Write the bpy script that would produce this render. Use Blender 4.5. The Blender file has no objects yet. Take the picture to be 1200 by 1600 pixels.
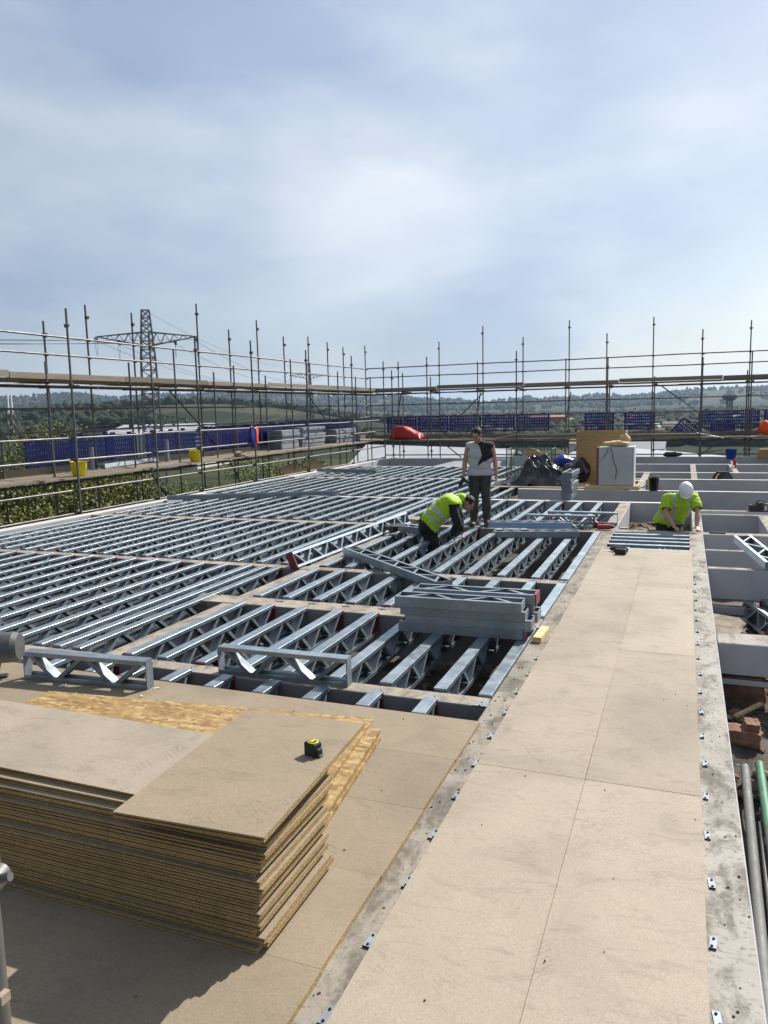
import bpy, bmesh, math, random
import numpy as np
from mathutils import Vector, Matrix, Euler, noise as mnoise

random.seed(7)
rng = np.random.default_rng(7)
S = bpy.context.scene
COL = S.collection
R = math.radians

# ------------------------------------------------------------------ camera
CAM_H = 2.03
PITCH, ROLL, YAW = 0.131647413, -0.0244334058, 0.374224319
cy, sy = math.cos(YAW), math.sin(YAW)
fwd = Vector((-sy*math.cos(PITCH), cy*math.cos(PITCH), -math.sin(PITCH)))
r0 = Vector((cy, sy, 0)); u0 = r0.cross(fwd)
rx = math.cos(ROLL)*r0 + math.sin(ROLL)*u0
ux = -math.sin(ROLL)*r0 + math.cos(ROLL)*u0
cam_d = bpy.data.cameras.new('camera')
cam = bpy.data.objects.new('camera', cam_d); COL.objects.link(cam)
cam_d.sensor_fit = 'VERTICAL'; cam_d.sensor_height = 32.0; cam_d.lens = 24.0
cam_d.clip_start = 0.05; cam_d.clip_end = 20000
M = Matrix((rx, ux, -fwd)).transposed().to_4x4()
M.translation = (0, 0, CAM_H)
cam.matrix_world = M
S.camera = cam

# ------------------------------------------------------------------ light
SUN_AZ, SUN_EL = R(24), R(43.5)            # azimuth from +Y towards +X
S.view_settings.view_transform = 'Standard'; S.view_settings.look = 'None'
S.view_settings.gamma = 1; S.view_settings.use_curve_mapping = False
S.view_settings.exposure = 0.55
sd = bpy.data.lights.new('sun', 'SUN'); sd.energy = 5.0; sd.angle = R(0.6); sd.color = (1, 0.95, 0.87)
sun = bpy.data.objects.new('sun', sd); COL.objects.link(sun)
sv = Vector((math.sin(SUN_AZ)*math.cos(SUN_EL), math.cos(SUN_AZ)*math.cos(SUN_EL), math.sin(SUN_EL)))
sun.rotation_euler = (-sv).to_track_quat('-Z', 'Y').to_euler(); sun.location = (0, 0, 60)

W = bpy.data.worlds.new('World'); S.world = W; W.use_nodes = True
nt = W.node_tree; nt.nodes.clear()
def N(t, **k):
    n = nt.nodes.new(t)
    for a, b in k.items(): setattr(n, a, b)
    return n
out = N('ShaderNodeOutputWorld'); bg = N('ShaderNodeBackground'); bg.inputs[1].default_value = 0.073
sky = N('ShaderNodeTexSky', sky_type='NISHITA'); sky.sun_disc = False
sky.sun_elevation = SUN_EL; sky.sun_rotation = SUN_AZ
sky.altitude = 100; sky.air_density = 1.0; sky.dust_density = 1.6; sky.ozone_density = 1.5
tc = N('ShaderNodeTexCoord'); mp = N('ShaderNodeMapping'); mp.inputs['Scale'].default_value = (1.0, 1.0, 2.6)
mp.inputs['Rotation'].default_value = (0.25, 0.35, 0.5); mp.inputs['Location'].default_value = (6.6, 5.2, 0.9)
nt.links.new(tc.outputs['Generated'], mp.inputs['Vector'])
nz = N('ShaderNodeTexNoise'); nz.inputs['Scale'].default_value = 1.5; nz.inputs['Detail'].default_value = 7; nz.inputs['Roughness'].default_value = 0.44; nz.inputs['Distortion'].default_value = 0.5
nt.links.new(mp.outputs[0], nz.inputs['Vector'])
cr = N('ShaderNodeValToRGB'); cr.color_ramp.elements[0].position = 0.32; cr.color_ramp.elements[1].position = 0.72
cr.color_ramp.elements[0].color = (0.20, 0.20, 0.20, 1); cr.color_ramp.elements[1].color = (0.95, 0.95, 0.95, 1)
nt.links.new(nz.outputs['Fac'], cr.inputs[0])
nz2 = N('ShaderNodeTexNoise'); nz2.inputs['Scale'].default_value = 2.3; nz2.inputs['Detail'].default_value = 5
nt.links.new(mp.outputs[0], nz2.inputs['Vector'])
cc = N('ShaderNodeMix', data_type='RGBA'); cc.inputs[6].default_value = (3.9, 4.8, 6.5, 1); cc.inputs[7].default_value = (7.7, 8.2, 8.8, 1)
cr2 = N('ShaderNodeValToRGB'); cr2.color_ramp.elements[0].position = 0.36; cr2.color_ramp.elements[1].position = 0.64
nt.links.new(nz2.outputs['Fac'], cr2.inputs[0]); nt.links.new(cr2.outputs[0], cc.inputs[0])
# thin cloud scatters forward: brighter towards the sun, dimmer away from it
dt = N('ShaderNodeVectorMath', operation='DOT_PRODUCT'); dt.inputs[1].default_value = tuple(sv)
nt.links.new(tc.outputs['Generated'], dt.inputs[0])
ma = N('ShaderNodeMath', operation='MULTIPLY_ADD'); ma.inputs[1].default_value = 0.52; ma.inputs[2].default_value = 0.72
nt.links.new(dt.outputs['Value'], ma.inputs[0])
cm = N('ShaderNodeVectorMath', operation='SCALE'); nt.links.new(cc.outputs[2], cm.inputs[0]); nt.links.new(ma.outputs[0], cm.inputs['Scale'])
mx = N('ShaderNodeMix', data_type='RGBA')
nt.links.new(cr.outputs[0], mx.inputs[0]); nt.links.new(sky.outputs[0], mx.inputs[6]); nt.links.new(cm.outputs[0], mx.inputs[7])
nt.links.new(mx.outputs[2], bg.inputs[0]); nt.links.new(bg.outputs[0], out.inputs[0])

# ------------------------------------------------------------------ materials
def newmat(name):
    m = bpy.data.materials.new(name); m.use_nodes = True
    t = m.node_tree; b = t.nodes['Principled BSDF']
    return m, t, b
def pos_node(t, space='Object', scale=(1, 1, 1)):
    c = t.nodes.new('ShaderNodeTexCoord') if space != 'World' else t.nodes.new('ShaderNodeNewGeometry')
    o = c.outputs['Object'] if space != 'World' else c.outputs['Position']
    mpn = t.nodes.new('ShaderNodeMapping'); mpn.inputs['Scale'].default_value = scale
    t.links.new(o, mpn.inputs[0]); return mpn.outputs[0]
def noise(t, vec, scale, detail=4, rough=0.55, dist=0.0):
    n = t.nodes.new('ShaderNodeTexNoise'); n.inputs['Scale'].default_value = scale
    n.inputs['Detail'].default_value = detail; n.inputs['Roughness'].default_value = rough; n.inputs['Distortion'].default_value = dist
    t.links.new(vec, n.inputs['Vector']); return n.outputs['Fac']
def ramp(t, fac, stops):
    r = t.nodes.new('ShaderNodeValToRGB'); e = r.color_ramp.elements
    e[0].position, e[0].color = stops[0][0], (*stops[0][1], 1)
    e[1].position, e[1].color = stops[-1][0], (*stops[-1][1], 1)
    for p, c in stops[1:-1]:
        x = e.new(p); x.color = (*c, 1)
    t.links.new(fac, r.inputs[0]); return r.outputs[0]
def mix(t, fac, a, b, mode='MIX'):
    m = t.nodes.new('ShaderNodeMix'); m.data_type = 'RGBA'; m.blend_type = mode
    for s, v in ((0, fac), (6, a), (7, b)):
        if isinstance(v, (int, float)): m.inputs[s].default_value = v
        elif isinstance(v, tuple): m.inputs[s].default_value = (*v, 1)
        else: t.links.new(v, m.inputs[s])
    return m.outputs[2]
def bump(t, b, fac, strength=0.2, dist=0.01):
    n = t.nodes.new('ShaderNodeBump'); n.inputs['Strength'].default_value = strength; n.inputs['Distance'].default_value = dist
    t.links.new(fac, n.inputs['Height']); t.links.new(n.outputs[0], b.inputs['Normal'])
def g3(v): return (v, v, v)

def simple(name, col, rough=0.6, metal=0.0, var=0.18, scale=14, bmp=0.0, spec=0.5, rand=0.0):
    m, t, b = newmat(name)
    v = pos_node(t)
    f = noise(t, v, scale, 5)
    lo = tuple(c*(1-var) for c in col); hi = tuple(min(1, c*(1+var)) for c in col)
    c = ramp(t, f, [(0.3, lo), (0.7, hi)])
    if rand:
        oi = t.nodes.new('ShaderNodeObjectInfo')
        k = ramp(t, oi.outputs['Random'], [(0, g3(1-rand)), (1, g3(1.0))])
        c = mix(t, 1.0, c, k, 'MULTIPLY')
    t.links.new(c, b.inputs['Base Color'])
    b.inputs['Roughness'].default_value = rough; b.inputs['Metallic'].default_value = metal
    b.inputs['Specular IOR Level'].default_value = spec
    if bmp: bump(t, b, noise(t, v, scale*4, 4), bmp, 0.004)
    return m

def galv(name, base=0.39, rough=0.42, metal=0.82, tint=(0.85, 1.0, 1.12)):
    m, t, b = newmat(name)
    v = pos_node(t, 'World')
    vo = t.nodes.new('ShaderNodeTexVoronoi'); vo.inputs['Scale'].default_value = 55; t.links.new(v, vo.inputs['Vector'])
    sp = ramp(t, vo.outputs['Color'], [(0, g3(0.88)), (1, g3(1.08))])
    f = noise(t, v, 3.2, 6, 0.6)
    c = ramp(t, f, [(0.3, tuple(base*0.80*k for k in tint)), (0.7, tuple(base*1.12*k for k in tint))])
    c = mix(t, 1.0, c, sp, 'MULTIPLY')
    oi = t.nodes.new('ShaderNodeObjectInfo')
    c = mix(t, 1.0, c, ramp(t, oi.outputs['Random'], [(0, g3(0.84)), (1, g3(1.06))]), 'MULTIPLY')
    t.links.new(c, b.inputs['Base Color']); b.inputs['Metallic'].default_value = metal
    t.links.new(ramp(t, noise(t, v, 9, 4), [(0.3, g3(rough-0.07)), (0.7, g3(rough+0.12))]), b.inputs['Roughness'])
    return m

def chipboard(name, base=(0.318, 0.270, 0.210), edge=False):
    m, t, b = newmat(name)
    v = pos_node(t, 'World')
    oi = t.nodes.new('ShaderNodeObjectInfo')
    big = noise(t, v, 1.1, 5, 0.6, 0.6)
    c = ramp(t, big, [(0.30, tuple(x*0.80 for x in base)), (0.5, base), (0.72, tuple(x*1.10 for x in base))])
    fl = t.nodes.new('ShaderNodeTexVoronoi'); fl.inputs['Scale'].default_value = 230 if not edge else 190; t.links.new(v, fl.inputs['Vector'])
    c = mix(t, 1.0, c, ramp(t, fl.outputs['Color'], [(0, g3(0.80 if not edge else 0.55)), (1, g3(1.12 if not edge else 1.25))]), 'MULTIPLY')
    sm = noise(t, pos_node(t, 'World', (1, 2.6, 1)), 4.5, 8, 0.68, 1.2)       # boot scuffs
    c = mix(t, ramp(t, sm, [(0.52, g3(0)), (0.68, g3(0.34))]), c, (0.14, 0.115, 0.086))
    sm2 = noise(t, pos_node(t, 'World', (1.0, 1.0, 1)), 26, 6, 0.7, 2.5)
    msk = noise(t, v, 1.9, 3)
    mm = mix(t, 1.0, ramp(t, sm2, [(0.52, g3(0)), (0.62, g3(0.6))]), ramp(t, msk, [(0.50, g3(0)), (0.66, g3(0.9))]), 'MULTIPLY')
    c = mix(t, mm, c, (0.13, 0.108, 0.082))
    if not edge:                                                   # dusty boot prints
        for sc, ang, off in (((3.4, 1.5, 1), 0.25, 0.0), ((3.2, 1.45, 1), -0.5, 7.3)):
            mpn = t.nodes.new('ShaderNodeMapping'); mpn.inputs['Scale'].default_value = sc; mpn.inputs['Rotation'].default_value = (0, 0, ang); mpn.inputs['Location'].default_value = (off, off*.7, 0)
            ge = t.nodes.new('ShaderNodeNewGeometry'); t.links.new(ge.outputs['Position'], mpn.inputs[0])
            v2 = t.nodes.new('ShaderNodeTexVoronoi'); v2.voronoi_dimensions = '2D'; v2.inputs['Scale'].default_value = 1.0; t.links.new(mpn.outputs[0], v2.inputs['Vector'])
            wv = t.nodes.new('ShaderNodeTexWave'); wv.bands_direction = 'Y'; wv.inputs['Scale'].default_value = 7.0; wv.inputs['Distortion'].default_value = 5.0; wv.inputs['Detail'].default_value = 3; wv.inputs['Detail Scale'].default_value = 2.5
            t.links.new(mpn.outputs[0], wv.inputs['Vector'])
            k = mix(t, 1.0, ramp(t, v2.outputs['Distance'], [(0.10, g3(1)), (0.19, g3(0))]), ramp(t, wv.outputs['Fac'], [(0.35, g3(0)), (0.6, g3(1))]), 'MULTIPLY')
            sp3 = t.nodes.new('ShaderNodeSeparateColor'); t.links.new(v2.outputs['Color'], sp3.inputs[0])
            k = mix(t, 1.0, k, ramp(t, sp3.outputs[0], [(0.45, g3(0)), (0.95, g3(0.42))]), 'MULTIPLY')
            k = mix(t, 1.0, k, ramp(t, noise(t, v, 9, 5, 0.7), [(0.35, g3(0.1)), (0.6, g3(1))]), 'MULTIPLY')
            c = mix(t, k, c, (0.125, 0.104, 0.08))
    c = mix(t, 1.0, c, ramp(t, oi.outputs['Random'], [(0, (0.93, 0.92, 0.91)), (1, (1.07, 1.07, 1.06))]), 'MULTIPLY')
    t.links.new(c, b.inputs['Base Color']); b.inputs['Roughness'].default_value = 0.72
    b.inputs['Specular IOR Level'].default_value = 0.3
    bump(t, b, fl.outputs['Distance'], 0.12 if not edge else 0.6, 0.002)
    return m

def osb(name):
    m, t, b = newmat(name)
    v = pos_node(t, 'World', (1, 1, 1))
    outc = None
    cols = []
    for i, (sc, ang) in enumerate((((9, 34, 34), 0.4), ((11, 38, 30), 2.0), ((8, 30, 34), 1.2))):
        mpn = t.nodes.new('ShaderNodeMapping'); mpn.inputs['Scale'].default_value = sc; mpn.inputs['Rotation'].default_value = (0, 0, ang)
        t.links.new(v, mpn.inputs[0])
        vo = t.nodes.new('ShaderNodeTexVoronoi'); vo.inputs['Scale'].default_value = 1.0; t.links.new(mpn.outputs[0], vo.inputs['Vector'])
        cols.append(ramp(t, vo.outputs['Color'], [(0.1, (0.17, 0.09, 0.028)), (0.5, (0.27, 0.165, 0.055)), (0.95, (0.44, 0.32, 0.14))]))
    k = ramp(t, noise(t, v, 14, 3), [(0.45, g3(0)), (0.55, g3(1))]); k2 = ramp(t, noise(t, v, 11, 2), [(0.5, g3(0)), (0.6, g3(1))])
    c = mix(t, k2, mix(t, k, cols[0], cols[1]), cols[2])
    t.links.new(c, b.inputs['Base Color']); b.inputs['Roughness'].default_value = 0.6
    return m

def concrete(name, base=(0.27, 0.24, 0.20), dark=(0.07, 0.06, 0.048), amount=0.7, wscale=(1, 1, 1)):
    m, t, b = newmat(name)
    v = pos_node(t, 'World', wscale)
    f = noise(t, v, 2.2, 8, 0.65, 0.5)
    c = ramp(t, f, [(0.3, tuple(x*0.72 for x in base)), (0.5, base), (0.75, tuple(x*1.2 for x in base))])
    st = noise(t, pos_node(t, 'World', (2.2, 1.1, 1)), 2.4, 9, 0.74, 0.3)
    c = mix(t, ramp(t, st, [(0.47, g3(0)), (0.60, g3(amount))]), c, dark)
    sp = noise(t, v, 38, 3, 0.6)
    c = mix(t, ramp(t, sp, [(0.56, g3(0)), (0.66, g3(0.7*amount))]), c, (0.085, 0.075, 0.063))
    sc = noise(t, pos_node(t, 'World', (6, 60, 6)), 1.0, 3, 0.6, 0.8)
    c = mix(t, ramp(t, sc, [(0.57, g3(0)), (0.66, g3(0.5*amount))]), c, (0.16, 0.14, 0.12))
    t.links.new(c, b.inputs['Base Color']); b.inputs['Roughness'].default_value = 0.85; b.inputs['Specular IOR Level'].default_value = 0.25
    bump(t, b, noise(t, v, 60, 6, 0.7), 0.25, 0.004)
    return m

MT = {}
MT['galv'] = galv('galvanised_steel')
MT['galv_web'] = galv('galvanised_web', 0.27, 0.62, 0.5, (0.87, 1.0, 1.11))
MT['galv_sunlit'] = galv('sunlit_galvanised', 0.72, 0.5, 0.45)  # lighter copy of the joist steel, with sun glare put into its base colour
MT['galv_clip'] = galv('bright_clip', 0.30, 0.6, 0.5, (0.86, 1.0, 1.16))
MT['tube'] = galv('scaffold_tube_steel', 0.17, 0.52, 0.75, (1.02, 1.0, 0.97))
MT['tube_dark'] = galv('weathered_tube', 0.13, 0.55, 0.5, (1.0, 1.0, 1.02))
MT['coupler'] = simple('coupler_steel', (0.16, 0.14, 0.12), 0.55, 0.6, 0.3, 30)
MT['red'] = simple('red_primer', (0.36, 0.025, 0.035), 0.5, 0.0, 0.25)
MT['darkred'] = simple('dark_red_primer', (0.16, 0.02, 0.025), 0.55, 0.0, 0.25)
MT['chip'] = chipboard('chipboard')
MT['chip_edge'] = chipboard('chipboard_edge', (0.37, 0.255, 0.115), True)
MT['chip_deck'] = chipboard('weathered_chipboard', (0.245, 0.198, 0.140))
MT['chip_stack'] = chipboard('new_chipboard', (0.275, 0.222, 0.155))
MT['osb'] = osb('strand_board')
MT['conc'] = concrete('stained_concrete')
MT['conc_pale'] = concrete('pale_concrete', (0.33, 0.31, 0.278), (0.10, 0.083, 0.068), 0.8)
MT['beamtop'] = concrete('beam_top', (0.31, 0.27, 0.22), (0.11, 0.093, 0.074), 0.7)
MT['whitetop'] = simple('pale_flange', (0.50, 0.49, 0.465), 0.6, 0, 0.15, 6)
def paint_steel(name, col):
    m, t, b = newmat(name); v = pos_node(t, 'World')
    c = ramp(t, noise(t, v, 1.6, 6, 0.6), [(0.3, tuple(x*0.86 for x in col)), (0.7, tuple(x*1.08 for x in col))])
    st = noise(t, pos_node(t, 'World', (2, 2, 0.5)), 4.5, 8, 0.75, 0.6)
    c = mix(t, ramp(t, st, [(0.60, g3(0)), (0.78, g3(0.6))]), c, (0.16, 0.15, 0.145))
    t.links.new(c, b.inputs['Base Color']); b.inputs['Roughness'].default_value = 0.55
    return m
MT['beamside'] = paint_steel('grey_painted_steel', (0.43, 0.43, 0.45))
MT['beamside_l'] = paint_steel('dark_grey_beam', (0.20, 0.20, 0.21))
def rubble_mat():
    m, t, b = newmat('rubble_dirt'); v = pos_node(t, 'World')
    f = noise(t, v, 5, 9, 0.75, 0.4)
    c = ramp(t, f, [(0.3, (0.03, 0.025, 0.02)), (0.5, (0.075, 0.062, 0.048)), (0.62, (0.14, 0.115, 0.088)), (0.75, (0.24, 0.20, 0.155))])
    c = mix(t, ramp(t, noise(t, v, 1.7, 4), [(0.5, g3(0)), (0.62, g3(0.7))]), c, (0.16, 0.148, 0.13))
    t.links.new(c, b.inputs['Base Color']); b.inputs['Roughness'].default_value = 0.95
    bump(t, b, noise(t, v, 30, 8, 0.75), 1.0, 0.03)
    return m
MT['rubble'] = rubble_mat()
MT['brick'] = simple('broken_brick', (0.20, 0.105, 0.068), 0.9, 0, 0.4, 9, 0.8, rand=0.3)
MT['stone'] = simple('rubble_stone', (0.19, 0.16, 0.125), 0.95, 0, 0.45, 7, 0.7)
def wood(name, col, rough=0.75, rand=0.35):
    m, t, b = newmat(name); v = pos_node(t, 'Object', (1.2, 14, 14))
    c = ramp(t, noise(t, v, 2.2, 7, 0.65, 0.6), [(0.3, tuple(x*0.62 for x in col)), (0.5, col), (0.72, tuple(x*1.25 for x in col))])
    oi = t.nodes.new('ShaderNodeObjectInfo')
    c = mix(t, 1.0, c, ramp(t, oi.outputs['Random'], [(0, g3(1-rand)), (1, g3(1.05))]), 'MULTIPLY')
    t.links.new(c, b.inputs['Base Color']); b.inputs['Roughness'].default_value = rough
    return m
MT['board'] = wood('scaffold_plank', (0.25, 0.205, 0.15))
MT['timber'] = wood('fresh_timber', (0.60, 0.43, 0.22), 0.7, 0.1)
MT['oldwood'] = wood('weathered_timber', (0.34, 0.28, 0.20))
MT['ply'] = wood('plywood', (0.40, 0.25, 0.105), 0.65, 0.1)
MT['yellow'] = simple('yellow_plastic', (0.75, 0.60, 0.005), 0.35, 0, 0.1)
MT['blue'] = simple('blue_plastic', (0.006, 0.018, 0.20), 0.42, 0, 0.3, 5)
MT['blue_b'] = simple('bright_blue_plastic', (0.01, 0.05, 0.34), 0.35, 0, 0.15)
MT['blue_dark'] = simple('navy_plastic', (0.012, 0.018, 0.19), 0.4, 0, 0.15)
MT['black'] = simple('black_plastic', (0.012, 0.012, 0.013), 0.42, 0, 0.2)
MT['polythene'] = simple('black_polythene', (0.010, 0.010, 0.012), 0.22, 0, 0.2, spec=0.6)
MT['rubber'] = simple('black_rubber', (0.016, 0.016, 0.016), 0.7, 0, 0.2)
MT['orange'] = simple('orange_fabric', (0.75, 0.085, 0.015), 0.8, 0, 0.2)
MT['redtarp'] = simple('red_tarpaulin', (0.42, 0.012, 0.010), 0.5, 0, 0.15)
MT['white'] = simple('white_plastic', (0.78, 0.78, 0.77), 0.4, 0, 0.05)
MT['cabinet'] = simple('white_panel', (0.44, 0.45, 0.46), 0.45, 0, 0.08, 3)
MT['hivis'] = simple('hivis_yellow', (0.34, 0.54, 0.012), 0.75, 0, 0.1, 6, 0.3)
MT['silver'] = simple('reflective_tape', (0.42, 0.43, 0.43), 0.4, 0.2, 0.1)
MT['skin'] = simple('skin', (0.42, 0.235, 0.165), 0.55, 0, 0.12, 20)
MT['hair'] = simple('dark_hair', (0.022, 0.014, 0.009), 0.7, 0, 0.3, 40, 0.6)
MT['tee_white'] = simple('white_cotton', (0.46, 0.44, 0.455), 0.85, 0, 0.08, 7, 0.4)
MT['tee_black'] = simple('black_cotton', (0.012, 0.012, 0.014), 0.85, 0, 0.2, 7, 0.4)
MT['trousers'] = simple('grey_work_trousers', (0.050, 0.050, 0.042), 0.85, 0, 0.35, 9, 0.5)
MT['blacktr'] = simple('black_work_trousers', (0.010, 0.010, 0.011), 0.85, 0, 0.3, 9, 0.4)
MT['boot'] = simple('brown_leather', (0.085, 0.050, 0.030), 0.6, 0, 0.3)
MT['eye'] = simple('dark_eye', (0.02, 0.015, 0.01), 0.3)
MT['green'] = simple('green_paint', (0.06, 0.16, 0.10), 0.55, 0.1, 0.25)
MT['pipe'] = galv('grey_pipe', 0.13, 0.65, 0.0, (0.98, 1.0, 0.97))
MT['insul'] = simple('grey_wrap', (0.22, 0.25, 0.29), 0.45, 0, 0.25, 3)
MT['pylon'] = simple('pylon_steel', (0.13, 0.14, 0.14), 0.6, 0.4, 0.2)
MT['roofsheet'] = simple('pale_roof_sheet', (0.36, 0.37, 0.385), 0.5, 0, 0.1, 0.2)
MT['roofgrey'] = simple('grey_roof_sheet', (0.24, 0.26, 0.285), 0.5, 0, 0.12, 0.2)
MT['wallclad'] = simple('clad_wall', (0.50, 0.50, 0.48), 0.6, 0, 0.1, 0.3)
MT['redbrick'] = simple('red_cladding', (0.24, 0.085, 0.06), 0.8, 0, 0.15, 0.4)
MT['glass'] = simple('window_glass', (0.05, 0.07, 0.09), 0.1)
MT['screw'] = simple('dark_screw', (0.05, 0.05, 0.055), 0.4, 0.7)
MT['film'] = simple('blue_film', (0.30, 0.42, 0.62), 0.3, 0.4, 0.1)
MT['netting'] = simple('dark_netting', (0.012, 0.03, 0.02), 0.9, 0, 0.4, 30)
MT['cagew'] = simple('grey_green_wire', (0.11, 0.15, 0.14), 0.5, 0.4)
MT['wire'] = simple('cable', (0.03, 0.03, 0.03), 0.6)

# ------------------------------------------------------------------ mesh helpers
class MB:
    def __init__(s): s.v = []; s.f = []; s.m = []; s.sm = []
    def add(s, vs, fs, mi=0, smooth=False):
        o = len(s.v); s.v += [tuple(v) for v in vs]
        for f in fs: s.f.append([i+o for i in f]); s.m.append(mi); s.sm.append(smooth)
    def box(s, a, b, mi=0, T=None, topmi=None):
        (x0, y0, z0), (x1, y1, z1) = a, b
        vs = [(x0, y0, z0), (x1, y0, z0), (x1, y1, z0), (x0, y1, z0), (x0, y0, z1), (x1, y0, z1), (x1, y1, z1), (x0, y1, z1)]
        if T is not None: vs = [T @ Vector(v) for v in vs]
        fs = [(0, 3, 2, 1), (4, 5, 6, 7), (0, 1, 5, 4), (1, 2, 6, 5), (2, 3, 7, 6), (3, 0, 4, 7)]
        o = len(s.v); s.v += [tuple(v) for v in vs]
        for k, f in enumerate(fs):
            s.f.append([i+o for i in f]); s.m.append(topmi if (topmi is not None and k == 1) else mi); s.sm.append(False)
    def bar(s, p, q, w, h=None, mi=0, up=(0, 0, 1)):
        p, q = Vector(p), Vector(q); h = h or w; d = (q-p); L = d.length; d.normalize()
        u = Vector(up)
        if abs(d.dot(u)) > 0.98: u = Vector((0, 1, 0))
        x = d.cross(u).normalized(); z = x.cross(d)
        T = Matrix((x, d, z)).transposed().to_4x4(); T.translation = p
        s.box((-w/2, 0, -h/2), (w/2, L, h/2), mi, T)
    def tube(s, p, q, r, n=10, mi=0, r2=None, caps=True, hollow=0):
        p, q = Vector(p), Vector(q); d = (q-p).normalized(); r2 = r if r2 is None else r2
        u = Vector((0, 0, 1)) if abs(d.z) < 0.95 else Vector((1, 0, 0))
        x = d.cross(u).normalized(); y = d.cross(x)
        vs = []
        for c, rr in ((p, r), (q, r2)):
            for i in range(n):
                a = 2*math.pi*i/n; vs.append(c + x*(rr*math.cos(a)) + y*(rr*math.sin(a)))
        s.add(vs, [(i, i+n, (i+1) % n+n, (i+1) % n) for i in range(n)], mi, True)
        if caps and not hollow: s.add(vs[:n], [tuple(range(n))], mi); s.add(vs[n:], [tuple(range(n-1, -1, -1))], mi)
        if hollow:
            vi = []
            for c, rr in ((p, r*hollow), (q, r2*hollow)):
                for i in range(n):
                    a = 2*math.pi*i/n; vi.append(c + x*(rr*math.cos(a)) + y*(rr*math.sin(a)))
            s.add(vi, [((i+1) % n, (i+1) % n+n, i+n, i) for i in range(n)], mi, True)
            al = vs+vi
            s.add(al, [(i, (i+1) % n, (i+1) % n+2*n, i+2*n) for i in range(n)] + [(i+n, i+3*n, (i+1) % n+3*n, (i+1) % n+n) for i in range(n)], mi)
    def path(s, pts, r, n=6, mi=0):
        for a, b in zip(pts[:-1], pts[1:]): s.tube(a, b, r, n, mi)
    def lathe(s, prof, n=20, mi=0, c=(0, 0, 0), smooth=True, capb=True, capt=True):
        vs = []
        for r_, z in prof:
            for i in range(n):
                a = 2*math.pi*i/n; vs.append((c[0]+r_*math.cos(a), c[1]+r_*math.sin(a), c[2]+z))
        fs = []
        for k in range(len(prof)-1):
            for i in range(n): fs.append((k*n+i, k*n+(i+1) % n, (k+1)*n+(i+1) % n, (k+1)*n+i))
        s.add(vs, fs, mi, smooth)
        if capb: s.add(vs[:n], [tuple(range(n-1, -1, -1))], mi)
        if capt: s.add(vs[-n:], [tuple(range(n))], mi)
    def ell(s, c, r, mi=0, T=None, nu=14, nv=9):
        vs = []; fs = []
        for j in range(nv+1):
            ph = math.pi*j/nv
            for i in range(nu):
                a = 2*math.pi*i/nu
                v = Vector((r[0]*math.sin(ph)*math.cos(a), r[1]*math.sin(ph)*math.sin(a), r[2]*math.cos(ph)))
                if T is not None: v = T @ v
                vs.append(Vector(c)+v)
        for j in range(nv):
            for i in range(nu): fs.append((j*nu+i, (j+1)*nu+i, (j+1)*nu+(i+1) % nu, j*nu+(i+1) % nu))
        s.add(vs, fs, mi, True)
    def mesh(s, name, mats):
        me = bpy.data.meshes.new(name); me.from_pydata(s.v, [], s.f)
        for m in (mats if isinstance(mats, (list, tuple)) else [mats]): me.materials.append(MT[m] if isinstance(m, str) else m)
        me.polygons.foreach_set('material_index', s.m); me.polygons.foreach_set('use_smooth', s.sm)
        me.update(); return me
    def build(s, name, mats, parent=None, loc=None, rot=None, kind=None):
        return link(name, s.mesh(name, mats), parent, loc, rot, kind)
def link(name, data, parent=None, loc=None, rot=None, kind=None):
    o = bpy.data.objects.new(name, data); COL.objects.link(o)
    if parent: o.parent = parent
    if loc is not None: o.location = loc
    if rot is not None: o.rotation_euler = rot
    if kind: o['kind'] = kind
    return o
def tag(o, label, cat, group=None):
    o['label'] = label; o['category'] = cat
    if group: o['group'] = group
    return o
def thing(name, label, cat, loc=(0, 0, 0), rot=(0, 0, 0), group=None):
    return tag(link(name, None, None, loc, rot), label, cat, group)
def bevel(o, w=0.004, seg=2):
    m = o.modifiers.new('bevel', 'BEVEL'); m.width = w; m.segments = seg; m.limit_method = 'ANGLE'; return o
ORD = ['first', 'second', 'third', 'fourth', 'fifth', 'sixth', 'seventh', 'eighth', 'ninth', 'tenth', 'eleventh', 'twelfth', 'thirteenth', 'fourteenth', 'fifteenth', 'sixteenth', 'seventeenth', 'eighteenth', 'nineteenth', 'twentieth', 'twenty-first', 'twenty-second', 'twenty-third', 'twenty-fourth', 'twenty-fifth', 'twenty-sixth', 'twenty-seventh', 'twenty-eighth', 'twenty-ninth', 'thirtieth']

exec_parts = True
# ================================================================== STRUCTURE
PIT = -0.60
EDGE_X = -11.9
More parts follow.
